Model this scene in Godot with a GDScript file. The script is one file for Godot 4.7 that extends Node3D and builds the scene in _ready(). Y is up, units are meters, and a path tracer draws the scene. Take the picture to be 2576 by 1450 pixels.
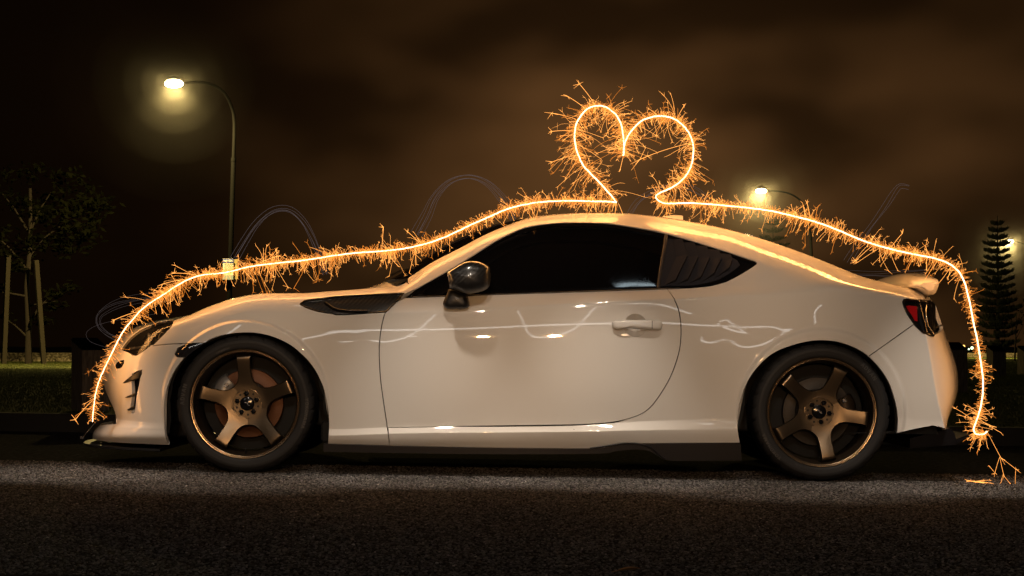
extends Node3D
# A white coupe at night under a sparkler light trail. Units are metres, y is up; the camera looks along -z.
# Outlines were measured in the photograph at 2576 px width: pts() holds such points, which px_*() turn into places at a known depth.

const FOCAL := 4456.0
const EYE_Z := 8.88
const EYE_Y := 0.57
const CENTRE_U := 1288.0
const HORIZON_V := 885.0
const TILT := 0.0147   # the road falls to the right
const FRONT_AXLE := Vector2(-1.215, 0.3145)
const REAR_AXLE := Vector2(1.397, 0.3155)

class Shape:
	var v := PackedVector3Array()
	var n := PackedVector3Array()
	var i := PackedInt32Array()
	var uv := PackedVector2Array()
	var c := PackedColorArray()
	func put(p: Vector3, normal := Vector3.ZERO) -> int:
		v.append(p)
		n.append(normal)
		return v.size() - 1
	func tri(a: int, b: int, d: int) -> void:
		i.append(a)
		i.append(b)
		i.append(d)
	func quad(a: int, b: int, d: int, e: int) -> void:
		tri(a, b, d)
		tri(a, d, e)
	func face(a: Vector3, b: Vector3, d: Vector3) -> void:   # a flat triangle
		var k := (d - a).cross(b - a).normalized()
		tri(put(a, k), put(b, k), put(d, k))
	func face4(a: Vector3, b: Vector3, d: Vector3, e: Vector3) -> void:
		var k := (d - a).cross(b - a).normalized()
		quad(put(a, k), put(b, k), put(d, k), put(e, k))
	func smooth(from := 0) -> void:   # normals for the triangles from index «from» on
		for k in range(from, i.size(), 3):
			var k2 := (v[i[k + 2]] - v[i[k]]).cross(v[i[k + 1]] - v[i[k]])
			for j in 3:
				n[i[k + j]] += k2
		for k in n.size():
			n[k] = n[k].normalized() if n[k].length_squared() > 1e-20 else Vector3.UP
	func add(o: Shape, t := Transform3D()) -> void:
		var at := v.size()
		var flip := t.basis.determinant() < 0.0
		for k in o.v.size():
			v.append(t * o.v[k])
			n.append((t.basis * o.n[k]).normalized())
		if o.c.size():
			c.append_array(o.c)
		for k in range(0, o.i.size(), 3):
			i.append(at + o.i[k])
			i.append(at + o.i[k + (2 if flip else 1)])
			i.append(at + o.i[k + (1 if flip else 2)])
	func mesh() -> ArrayMesh:
		for k in range(0, i.size(), 3):
			var a := v[i[k]]
			var g := (v[i[k + 2]] - a).cross(v[i[k + 1]] - a)
			if g.dot(n[i[k]] + n[i[k + 1]] + n[i[k + 2]]) < 0.0:
				var s := i[k + 1]
				i[k + 1] = i[k + 2]
				i[k + 2] = s
		var arr := []
		arr.resize(Mesh.ARRAY_MAX)
		arr[Mesh.ARRAY_VERTEX] = v
		arr[Mesh.ARRAY_NORMAL] = n
		arr[Mesh.ARRAY_INDEX] = i
		if uv.size() == v.size():
			arr[Mesh.ARRAY_TEX_UV] = uv
		if c.size() == v.size():
			arr[Mesh.ARRAY_COLOR] = c
		var m := ArrayMesh.new()
		m.add_surface_from_arrays(Mesh.PRIMITIVE_TRIANGLES, arr)
		return m

var rng := RandomNumberGenerator.new()
var taken := {}
var mat := {}

# ---------------------------------------------------------------- scene tree helpers
func numbered(called: String) -> String:
	var k: int = taken.get(called, 0)
	taken[called] = k + 1
	return called if k == 0 else "%s_%03d" % [called, k]

func tag(o: Node3D, label: String, category := "", group := "", kind := "") -> void:
	o.set_meta("label", label)
	if category:
		o.set_meta("category", category)
	if group:
		o.set_meta("group", group)
	if kind:
		o.set_meta("kind", kind)

func thing(called: String, label: String, category: String, at := Vector3.ZERO, group := "") -> Node3D:
	var o := Node3D.new()
	o.name = numbered(called)
	add_child(o)
	o.position = at
	tag(o, label, category, group)
	return o

func obj(called: String, m: Mesh, material: Material, parent: Node3D = null) -> MeshInstance3D:
	var o := MeshInstance3D.new()
	o.mesh = m
	o.material_override = material
	if parent == null:
		o.name = numbered(called)
		add_child(o)
	else:
		var k := 0
		var want := called
		while parent.has_node(NodePath(want)):
			k += 1
			want = "%s_%03d" % [called, k]
		o.name = want
		parent.add_child(o)
	return o

func group_part(called: String, parent: Node3D) -> Node3D:
	var o := Node3D.new()
	var k := 0
	var want := called
	while parent.has_node(NodePath(want)):
		k += 1
		want = "%s_%03d" % [called, k]
	o.name = want
	parent.add_child(o)
	return o

# ---------------------------------------------------------------- geometry helpers
func pts(a: Array) -> PackedVector2Array:
	var r := PackedVector2Array()
	for k in range(0, a.size(), 2):
		r.append(Vector2(a[k], a[k + 1]))
	return r

func px_world(p: Vector2, z: float) -> Vector3:
	var d := EYE_Z - z
	return Vector3((p.x - CENTRE_U) / FOCAL * d, EYE_Y + (HORIZON_V - p.y) / FOCAL * d, z)

func px_car(p: Vector2, z: float) -> Vector3:
	return px_world(p, z).rotated(Vector3.BACK, TILT)

func car_px(q: Vector3) -> Vector2:
	var w := q.rotated(Vector3.BACK, -TILT)
	var d := EYE_Z - w.z
	return Vector2(CENTRE_U + w.x / d * FOCAL, HORIZON_V - (w.y - EYE_Y) / d * FOCAL)

func spl(k: Array, t: float) -> float:   # a smooth curve without overshoot through (t, value) pairs
	var n := k.size() / 2
	if t <= k[0]:
		return k[1]
	if t >= k[n * 2 - 2]:
		return k[n * 2 - 1]
	var j := 0
	while k[j * 2 + 2] < t:
		j += 1
	var h: float = k[j * 2 + 2] - k[j * 2]
	var d: float = (k[j * 2 + 3] - k[j * 2 + 1]) / h
	var m0: float = d
	var m1: float = d
	if j > 0:
		var hp: float = k[j * 2] - k[j * 2 - 2]
		m0 = limited((k[j * 2 + 1] - k[j * 2 - 1]) / hp, d, hp, h)
	if j < n - 2:
		var hn: float = k[j * 2 + 4] - k[j * 2 + 2]
		m1 = limited(d, (k[j * 2 + 5] - k[j * 2 + 3]) / hn, h, hn)
	var x: float = (t - k[j * 2]) / h
	return hermite(k[j * 2 + 1], k[j * 2 + 3], m0 * h, m1 * h, x)

func limited(a: float, b: float, ha: float, hb: float) -> float:
	if a * b <= 0.0:
		return 0.0
	var m := (a * hb + b * ha) / (ha + hb)
	var lim := 3.0 * minf(absf(a), absf(b))
	return clampf(m, -lim, lim)

func hermite(a: float, b: float, ma: float, mb: float, x: float) -> float:
	var x2 := x * x
	var x3 := x2 * x
	return a * (2.0 * x3 - 3.0 * x2 + 1.0) + ma * (x3 - 2.0 * x2 + x) + b * (3.0 * x2 - 2.0 * x3) + mb * (x3 - x2)

func smooth_line(p: PackedVector2Array, step := 14.0, closed := false) -> PackedVector2Array:
	var r := PackedVector2Array()
	var n := p.size()
	for k in (n if closed else n - 1):
		var a := p[posmod(k - 1, n) if closed else maxi(k - 1, 0)]
		var b := p[k]
		var c := p[(k + 1) % n]
		var d := p[(k + 2) % n if closed else mini(k + 2, n - 1)]
		var m := maxi(1, int(b.distance_to(c) / step))
		for j in m:
			r.append(b.cubic_interpolate(c, a, d, float(j) / m))
	if not closed:
		r.append(p[n - 1])
	return r

func smooth_path(p: PackedVector3Array, step: float) -> PackedVector3Array:
	var r := PackedVector3Array()
	var n := p.size()
	for k in n - 1:
		var m := maxi(1, int(p[k].distance_to(p[k + 1]) / step))
		for j in m:
			r.append(p[k].cubic_interpolate(p[k + 1], p[maxi(k - 1, 0)], p[mini(k + 2, n - 1)], float(j) / m))
	r.append(p[n - 1])
	return r

func backwards(p: PackedVector2Array) -> PackedVector2Array:
	var r := p.duplicate()
	r.reverse()
	return r

func joined(parts: Array) -> PackedVector2Array:
	var r := PackedVector2Array()
	for p in parts:
		for q in p:
			if r.is_empty() or r[r.size() - 1].distance_to(q) > 1e-4:
				r.append(q)
	return r

func grid(s: Shape, rows: Array, closed_rows := false, closed_columns := false) -> void:   # rows of equally many points, joined into a smooth sheet
	var at := s.v.size()
	var first := s.i.size()
	var w: int = rows[0].size()
	for r in rows:
		for p in r:
			s.put(p)
	for j in (rows.size() if closed_columns else rows.size() - 1):
		var j2 := (j + 1) % rows.size()
		for k in (w if closed_rows else w - 1):
			var k2 := (k + 1) % w
			s.quad(at + j * w + k, at + j * w + k2, at + j2 * w + k2, at + j2 * w + k)
	for k in range(first, s.i.size(), 3):
		var k2 := (s.v[s.i[k + 2]] - s.v[s.i[k]]).cross(s.v[s.i[k + 1]] - s.v[s.i[k]])
		for j in 3:
			s.n[s.i[k + j]] += k2
	for k in range(at, s.n.size()):
		s.n[k] = s.n[k].normalized() if s.n[k].length_squared() > 1e-24 else Vector3.UP

func tube(s: Shape, path: PackedVector3Array, r0: float, r1: float, sides := 8, caps := true) -> void:
	var rows := []
	var n := path.size()
	var side := Vector3.ZERO
	for k in n:
		var dir := (path[mini(k + 1, n - 1)] - path[maxi(k - 1, 0)]).normalized()
		if side == Vector3.ZERO:
			side = dir.cross(Vector3.UP if absf(dir.y) < 0.9 else Vector3.RIGHT).normalized()
		side = (side - dir * side.dot(dir)).normalized()
		var up := dir.cross(side)
		var r := lerpf(r0, r1, float(k) / maxi(1, n - 1))
		var row := []
		for j in sides:
			var a := TAU * j / sides
			row.append(path[k] + (side * cos(a) + up * sin(a)) * r)
		rows.append(row)
	grid(s, rows, true)
	if caps:
		for e in [0, n - 1]:
			var row: Array = rows[e]
			for j in sides - 2:
				s.face(row[0], row[j + 1], row[j + 2])

func lathe(s: Shape, prof: Array, seg: int, a0 := 0.0, a1 := TAU) -> void:   # prof: Vector2(radius, z), turned round the z axis; hard edges where the profile bends sharply
	for k in prof.size() - 1:
		var a: Vector2 = prof[k]
		var b: Vector2 = prof[k + 1]
		var d := (b - a).normalized()
		var na := Vector2(-d.y, d.x)
		var n0 := na
		var n1 := na
		if k > 0:
			var p = (a - prof[k - 1]).normalized()
			if p.dot(d) > 0.72:
				n0 = (na + Vector2(-p.y, p.x)).normalized()
		if k < prof.size() - 2:
			var q: Vector2 = (prof[k + 2] - b).normalized()
			if q.dot(d) > 0.72:
				n1 = (na + Vector2(-q.y, q.x)).normalized()
		var at := s.v.size()
		for j in seg + 1:
			var an := lerpf(a0, a1, float(j) / seg)
			var e := Vector3(cos(an), sin(an), 0)
			s.put(e * a.x + Vector3(0, 0, a.y), e * n0.x + Vector3(0, 0, n0.y))
			s.put(e * b.x + Vector3(0, 0, b.y), e * n1.x + Vector3(0, 0, n1.y))
		for j in seg:
			s.quad(at + j * 2, at + j * 2 + 1, at + j * 2 + 3, at + j * 2 + 2)

func box(s: Shape, c: Vector3, h: Vector3, b := 0.0, basis := Basis()) -> void:   # a box with half sizes h and chamfered edges
	b = minf(b, minf(h.x, minf(h.y, h.z)) * 0.9)
	var t := Transform3D(basis, c)
	for ax in 3:
		for sg in [-1.0, 1.0]:
			var u := (ax + 1) % 3
			var w := (ax + 2) % 3
			var q := []
			for e in [[-1, -1], [1, -1], [1, 1], [-1, 1]]:
				var p := Vector3.ZERO
				p[ax] = h[ax] * sg
				p[u] = (h[u] - b) * e[0]
				p[w] = (h[w] - b) * e[1]
				q.append(t * p)
			if sg > 0:
				s.face4(q[0], q[3], q[2], q[1])
			else:
				s.face4(q[0], q[1], q[2], q[3])
			if b > 0.0:
				for sg2 in [-1.0, 1.0]:
					var r := []
					for e in [[0, -1], [0, 1], [1, 1], [1, -1]]:
						var p := Vector3.ZERO
						p[ax] = (h[ax] - (b if e[0] else 0.0)) * sg
						p[u] = (h[u] - (0.0 if e[0] else b)) * sg2
						p[w] = (h[w] - b) * e[1]
						r.append(t * p)
					var cc: Vector3 = (r[0] + r[2]) / 2.0 - c
					var k: Vector3 = (r[2] - r[0]).cross(r[1] - r[0])
					if k.dot(cc) > 0.0:
						s.face4(r[0], r[1], r[2], r[3])
					else:
						s.face4(r[0], r[3], r[2], r[1])

func plate(s: Shape, poly: PackedVector2Array, z0: float, z1: float, bevel := 0.0, t := Transform3D()) -> void:   # a flat outline in x and y, from z0 to its face at z1
	var inner := poly
	if bevel > 0.0:
		var o := Geometry2D.offset_polygon(poly, -bevel, Geometry2D.JOIN_MITER)
		if o.size() and o[0].size() == poly.size():
			inner = aligned(o[0], poly)
	var tris := Geometry2D.triangulate_polygon(inner)
	for k in range(0, tris.size(), 3):
		for z in [z0, z1]:
			var q := []
			for j in 3:
				var p: Vector2 = (inner if z == z1 else poly)[tris[k + j]]
				q.append(Vector3(p.x, p.y, z))
			var g: Vector3 = (q[2] - q[0]).cross(q[1] - q[0])
			if g.z * (z1 - z0) * (1.0 if z == z1 else -1.0) < 0.0:
				s.face(t * q[0], t * q[2], t * q[1])
			else:
				s.face(t * q[0], t * q[1], t * q[2])
	var cw := Geometry2D.is_polygon_clockwise(poly) != (z1 < z0)
	var zb := z1 - bevel * signf(z1 - z0)
	for k in poly.size():
		var a := poly[k]
		var b := poly[(k + 1) % poly.size()]
		var ia := inner[k]
		var ib := inner[(k + 1) % poly.size()]
		var strips := [[Vector3(a.x, a.y, z0), Vector3(b.x, b.y, z0), Vector3(b.x, b.y, zb), Vector3(a.x, a.y, zb)]]
		if inner != poly:
			strips.append([Vector3(a.x, a.y, zb), Vector3(b.x, b.y, zb), Vector3(ib.x, ib.y, z1), Vector3(ia.x, ia.y, z1)])
		for q in strips:
			if cw:
				s.face4(t * q[0], t * q[1], t * q[2], t * q[3])
			else:
				s.face4(t * q[0], t * q[3], t * q[2], t * q[1])

func aligned(o: PackedVector2Array, poly: PackedVector2Array) -> PackedVector2Array:
	var best := 0
	for k in o.size():
		if o[k].distance_to(poly[0]) < o[best].distance_to(poly[0]):
			best = k
	var way := 1 if Geometry2D.is_polygon_clockwise(o) == Geometry2D.is_polygon_clockwise(poly) else -1
	var r := PackedVector2Array()
	for k in o.size():
		r.append(o[posmod(best + way * k, o.size())])
	return r

func pillow(outline: PackedVector3Array, bulge: Vector3, power := 2.0, rings := 8) -> Shape:   # a rounded cap over an outline that swells along «bulge»
	var s := Shape.new()
	var c := Vector3.ZERO
	for p in outline:
		c += p
	c /= outline.size()
	var rows := []
	for k in rings + 1:
		var a := PI / 2.0 * k / rings
		var f := pow(cos(a), 2.0 / power) if k < rings else 0.001
		var row := []
		for p in outline:
			row.append(c + (p - c) * f + bulge * pow(sin(a), 2.0 / power))
		rows.append(row)
	grid(s, rows, true)
	var back := Shape.new()
	for k in outline.size():
		back.face(c, outline[k], outline[(k + 1) % outline.size()])
	s.add(back)
	return s

func lettering(text: String, height: float) -> Shape:
	var tm := TextMesh.new()
	var f := SystemFont.new()
	f.font_names = PackedStringArray(["Droid Sans"])
	f.font_weight = 700
	tm.font = f
	tm.text = text
	tm.font_size = 32
	tm.pixel_size = height / 24.0
	tm.depth = height * 0.04
	tm.curve_step = 4.0
	var s := Shape.new()
	if tm.get_surface_count():
		var a := tm.surface_get_arrays(0)
		s.v = a[Mesh.ARRAY_VERTEX]
		s.n = a[Mesh.ARRAY_NORMAL]
		s.i = a[Mesh.ARRAY_INDEX] if a[Mesh.ARRAY_INDEX] != null else PackedInt32Array(range(s.v.size()))
	return s

# ---------------------------------------------------------------- materials
func std(color: Color, rough: float, metal := 0.0) -> StandardMaterial3D:
	var m := StandardMaterial3D.new()
	m.albedo_color = Color(color.r, color.g, color.b).linear_to_srgb()   # colours are given as linear base colours
	m.roughness = rough
	m.metallic = metal
	return m

func glow(color: Color, energy: float) -> StandardMaterial3D:
	var m := std(Color(0.02, 0.02, 0.02), 0.8)
	m.emission_enabled = true
	m.emission = color.linear_to_srgb()
	m.emission_energy_multiplier = energy
	return m

func noise_tex(seed_: int, freq: float, size: int, kind: FastNoiseLite.NoiseType, oct: int, ramp: Array = [], normal := 0.0) -> NoiseTexture2D:
	var nz := FastNoiseLite.new()
	nz.seed = seed_
	nz.noise_type = kind
	nz.frequency = freq
	nz.fractal_octaves = oct
	var t := NoiseTexture2D.new()
	t.width = size
	t.height = size
	t.seamless = true
	t.noise = nz
	if ramp.size():
		var g := Gradient.new()
		g.offsets = PackedFloat32Array(ramp[0])
		var cs := PackedColorArray()
		for c in ramp[1]:
			cs.append(c.linear_to_srgb())
		g.colors = cs
		t.color_ramp = g
	if normal > 0.0:
		t.as_normal_map = true
		t.bump_strength = normal
	return t

func triplanar(m: StandardMaterial3D, scale: float, world := true) -> StandardMaterial3D:
	m.uv1_triplanar = true
	m.uv1_world_triplanar = world
	m.uv1_scale = Vector3.ONE * scale
	return m

func make_materials() -> void:
	var paint := std(Color(0.72, 0.69, 0.65), 0.42)
	paint.clearcoat_enabled = true
	paint.clearcoat = 1.0
	paint.clearcoat_roughness = 0.02
	paint.metallic_specular = 0.2
	mat.paint = paint
	mat.black_gloss = std(Color(0.006, 0.006, 0.007), 0.12)
	mat.black_satin = std(Color(0.012, 0.012, 0.013), 0.38)
	mat.black_matt = std(Color(0.008, 0.008, 0.008), 0.85)
	mat.louvre = std(Color(0.034, 0.034, 0.042), 0.75)
	mat.louvre.metallic_specular = 0.12
	mat.trim = std(Color(0.02, 0.019, 0.02), 0.4)
	mat.pillar = std(Color(0.05, 0.045, 0.045), 0.5)
	var carbon := std(Color.WHITE, 0.3)
	var im := Image.create_empty(64, 64, false, Image.FORMAT_RGB8)
	for y in 64:
		for x in 64:
			var on := ((x / 8 + y / 8) % 4) < 2
			var k := 0.05 if on else 0.012
			k *= 0.75 + 0.25 * sin((x if on else y) * PI / 4.0)
			im.set_pixel(x, y, Color(k, k, k).linear_to_srgb())
	carbon.albedo_texture = ImageTexture.create_from_image(im)
	carbon.clearcoat_enabled = true
	carbon.clearcoat = 1.0
	carbon.clearcoat_roughness = 0.04
	mat.carbon = triplanar(carbon, 24.0, false)
	var glass := std(Color(0.004, 0.004, 0.005), 0.02)
	glass.transparency = BaseMaterial3D.TRANSPARENCY_ALPHA
	glass.albedo_color.a = 0.9
	mat.tint = glass
	var lens := std(Color(0.01, 0.01, 0.012), 0.02)
	lens.transparency = BaseMaterial3D.TRANSPARENCY_ALPHA
	lens.albedo_color.a = 0.35
	mat.lens = lens
	mat.chrome = std(Color(0.6, 0.6, 0.62), 0.12, 1.0)
	mat.tyre = std(Color(0.019, 0.0185, 0.019), 0.6)
	mat.tyre.metallic_specular = 0.35
	mat.tyre_letter = std(Color(0.036, 0.035, 0.036), 0.5)
	mat.bronze = std(Color(0.145, 0.112, 0.078), 0.30, 0.92)
	mat.lip = std(Color(0.36, 0.27, 0.18), 0.24, 0.95)
	mat.barrel = std(Color(0.05, 0.035, 0.022), 0.45, 0.6)
	mat.disc = std(Color(0.08, 0.028, 0.008), 0.5, 0.5)
	mat.disc_dark = std(Color(0.025, 0.02, 0.016), 0.5, 0.5)
	mat.caliper = std(Color(0.4, 0.4, 0.4), 0.35, 0.7)
	mat.red = std(Color(0.55, 0.004, 0.01), 0.3)
	mat.red.emission_enabled = true
	mat.red.emission = Color(0.8, 0.0, 0.03)
	mat.red.emission_energy_multiplier = 0.22  # faint emission gives the red tail light panel its own glow
	mat.steel = std(Color(0.4, 0.4, 0.42), 0.25, 1.0)
	mat.skirt = std(Color(0.006, 0.0055, 0.007), 0.35)
	mat.skirt.metallic_specular = 0.3
	mat.seat = std(Color(0.012, 0.011, 0.011), 0.8)

# ---------------------------------------------------------------- the car's skin: 13 lengthwise key lines (s) over stations along the car (t)
const T0 := -2.0
const T1 := 2.25
const NOSE_T := -1.5
const TAIL_T := 1.85
const DT := 0.00625
const DS := 0.0625
var skin_p := []
var skin_n := []
var skin_nt := 0
var skin_ns := 0
var key_y := []
var key_z := []
var crease := []
var nose_x := [-2.065, -2.055, -2.02, -1.97, -2.02, -2.025, -1.985, -1.94, -1.915, -1.90, -1.89, -1.885, -1.88]
var tail_x := [2.03, 2.045, 2.07, 2.10, 2.165, 2.165, 2.12, 2.05, 2.04, 2.035, 2.03, 2.03, 2.03]
var tail_t := [1.96, 1.96, 1.96, 1.95, 1.92, 1.89, 1.87, 1.83, 1.82, 1.82, 1.82, 1.82, 1.82]

func set_keys() -> void:
	var k3 := [-2.0, 0.24, -1.5, 0.22, -0.83, 0.206, -0.55, 0.219, 0.33, 0.241, 0.52, 0.258, 0.9, 0.275, 2.25, 0.29]
	key_y = [
		[-2.0, 0.118, -1.5, 0.118, 2.25, 0.115],
		[-2.0, 0.15, -1.5, 0.155, -0.83, 0.145, 0.33, 0.172, 0.9, 0.18, 2.25, 0.18],
		[-2.0, 0.19, -1.5, 0.19, -0.83, 0.178, -0.55, 0.19, 0.33, 0.213, 0.52, 0.22, 0.9, 0.23, 2.25, 0.235],
		k3,
		[-2.0, 0.375, -1.5, 0.40, 1.5, 0.40, 2.25, 0.38],
		[-2.0, 0.48, -1.5, 0.53, -1.19, 0.57, 1.5, 0.57, 2.25, 0.51],
		[-2.0, 0.54, -1.5, 0.60, -1.19, 0.66, -0.5, 0.655, 1.5, 0.69, 1.85, 0.66, 2.25, 0.62],
		[-2.0, 0.585, -1.75, 0.615, -1.5, 0.645, -1.19, 0.73, -0.546, 0.736, 0.017, 0.771, 0.725, 0.818, 1.08, 0.84, 1.417, 0.857, 1.78, 0.837, 2.25, 0.815],
		[-2.0, 0.60, -1.75, 0.635, -1.55, 0.67, -1.42, 0.715, -1.19, 0.783, -0.85, 0.797, -0.55, 0.802, -0.486, 0.81, 0.264, 0.844, 0.714, 0.867, 1.0, 0.885, 1.4, 0.893, 1.7, 0.862, 1.85, 0.852, 2.25, 0.832],
		[-2.0, 0.612, -1.75, 0.652, -1.55, 0.688, -1.42, 0.742, -1.286, 0.79, -1.157, 0.812, -0.967, 0.816, -0.815, 0.827, -0.6, 0.834, -0.446, 0.846, -0.298, 0.936, -0.169, 1.018, -0.063, 1.09, 0.046, 1.146, 0.154, 1.169, 0.264, 1.178, 0.41, 1.178, 0.555, 1.162, 0.736, 1.128, 0.967, 1.059, 1.134, 0.9985, 1.4, 0.95, 1.7, 0.888, 1.85, 0.868, 2.25, 0.848],
		[-2.0, 0.625, -1.75, 0.664, -1.55, 0.697, -1.42, 0.7555, -1.286, 0.80, -1.157, 0.822, -0.967, 0.826, -0.815, 0.838, -0.6375, 0.853, -0.541, 0.862, -0.386, 0.957, -0.264, 1.026, -0.1356, 1.103, -0.041, 1.152, 0.047, 1.191, 0.156, 1.213, 0.267, 1.225, 0.487, 1.23, 0.707, 1.21, 0.982, 1.163, 1.148, 1.122, 1.333, 1.061, 1.517, 0.992, 1.66, 0.94, 1.783, 0.911, 1.854, 0.893, 2.25, 0.875],
		[],
		[-2.0, 0.66, -1.75, 0.70, -1.55, 0.735, -1.2, 0.80, -0.9, 0.825, -0.757, 0.83, -0.654, 0.895, -0.275, 1.134, -0.1, 1.205, 0.05, 1.232, 0.3, 1.25, 0.5, 1.25, 0.8, 1.225, 1.0, 1.185, 1.15, 1.142, 1.333, 1.078, 1.517, 1.005, 1.66, 0.952, 1.854, 0.912, 2.25, 0.89],
	]
	var b := [-2.0, 0.845, -1.5, 0.85, -1.19, 0.860, -0.75, 0.862, -0.2, 0.864, 0.3, 0.866, 0.75, 0.869, 1.1, 0.874, 1.38, 0.879, 1.7, 0.872, 1.85, 0.862, 2.25, 0.86]
	key_z = [b,
		[-1.5, -0.05, -0.9, -0.05, 0.9, -0.05, 1.3, -0.04],
		[-1.5, -0.012, -0.9, -0.026, 0.9, -0.024, 1.3, -0.02],
		[-1.5, -0.006, -0.9, -0.012, 0.9, -0.010, 1.3, -0.01],
		[-1.5, -0.004, -0.95, -0.026, 0.5, -0.032, 0.95, -0.016, 1.3, -0.012],
		[-1.5, 0.0, -0.9, -0.010, 0.9, -0.011, 1.4, -0.005],
		[-1.5, 0.0, -0.9, -0.0005, 1.4, -0.0005],
		[-1.5, -0.010, -0.9, -0.002, 0.9, -0.002, 1.4, -0.004],
		[-1.5, -0.022, -1.1, -0.015, -0.8, -0.0105, 0.9, -0.0115, 1.4, -0.016, 1.85, -0.018],
		[-2.0, 0.80, -1.19, 0.815, -0.55, 0.812, -0.45, 0.805, 0.3, 0.802, 0.8, 0.805, 1.1, 0.82, 1.4, 0.845, 1.7, 0.84, 1.85, 0.81, 2.25, 0.80],
		[-2.0, 0.75, -1.19, 0.765, -0.55, 0.782, -0.446, 0.783, -0.298, 0.72, -0.169, 0.68, -0.063, 0.645, 0.046, 0.615, 0.154, 0.595, 0.264, 0.585, 0.41, 0.58, 0.555, 0.585, 0.736, 0.60, 0.967, 0.64, 1.134, 0.735, 1.4, 0.752, 1.7, 0.765, 1.85, 0.75, 2.25, 0.74],
		[-2.0, 0.68, -1.19, 0.70, -0.6375, 0.74, -0.541, 0.73, -0.386, 0.69, -0.264, 0.65, -0.1356, 0.60, -0.041, 0.56, 0.047, 0.53, 0.156, 0.51, 0.267, 0.50, 0.707, 0.50, 0.982, 0.51, 1.148, 0.52, 1.333, 0.54, 1.517, 0.56, 1.66, 0.59, 1.783, 0.62, 1.854, 0.65, 2.25, 0.65],
	]
	crease = [
		[], [], [-1.3, 0.0, -0.95, 0.9, 0.5, 0.9, 1.0, 0.3], [-1.3, 0.0, -0.95, 0.8, 0.5, 0.8, 1.0, 0.2], [], [], [],
		[-0.9, 0.0, -0.6, 0.85, 0.6, 0.9, 1.1, 0.6, 1.6, 0.8, 2.2, 0.8], [-0.55, 0.0, -0.45, 0.92, 0.8, 0.92, 1.15, 0.0], [-0.6, 0.0, -0.5, 0.92, 0.9, 0.92, 1.25, 0.0], [-0.6, 0.3, -0.5, 0.5, 1.4, 0.5], [], []]

func arch_flare(x: float, y: float) -> float:
	var f := 0.0
	for c in [FRONT_AXLE, REAR_AXLE]:
		var r := Vector2(x, y).distance_to(c)
		f += 0.015 * (1.0 - smoothstep(0.368, 0.386, r)) + 0.003 * (1.0 - smoothstep(0.37, 0.60, r))
	return f * smoothstep(0.1, 0.4, y)

func station(t: float) -> Array:   # the 13 key points at station t
	var r := []
	var wide := spl(key_z[0], t)
	for k in 13:
		var y := 0.0
		var z := 0.0
		if k == 11:
			y = lerpf(spl(key_y[10], t), spl(key_y[12], t), spl([-0.9, 0.55, -0.6, 0.72, -0.1, 0.72, 0.1, 0.75], t)) + 0.004
		else:
			y = spl(key_y[k], t)
		if k <= 7:
			z = wide + spl(key_z[k + 1], t)
		elif k <= 10:
			z = spl(key_z[k + 1], t)
			if k == 9 and t > -0.446 and t < 1.134:   # the side glass leans in evenly
				z = lerpf(spl(key_z[9], t) - spl([-0.446, 0.60, 0.0, 0.62, 0.5, 0.66, 1.134, 0.74], t) * (y - spl(key_y[8], t)), z, smoothstep(0.7, 1.134, t))
		else:
			z = spl(key_z[11], t) * 0.5 if k == 11 else 0.0
		var x := t
		if t < NOSE_T:
			var a := (NOSE_T - t) / (NOSE_T - T0) * PI / 2.0
			x = NOSE_T - (NOSE_T - nose_x[k]) * sin(a)
			z *= pow(maxf(cos(a), 0.0), 0.82)
		elif t > 1.45:
			var tt: float = tail_t[k]
			if t < TAIL_T:
				x = lerpf(1.45, tt, (t - 1.45) / (TAIL_T - 1.45))
			else:
				var a := (t - TAIL_T) / (T1 - TAIL_T) * PI / 2.0
				x = tt + (tail_x[k] - tt) * sin(a)
				z *= (1.0 - 0.55 * a / (PI / 2.0)) * pow(maxf(cos(a), 0.0), 0.45)
		r.append(Vector3(x, y, z))
	return r

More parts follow.
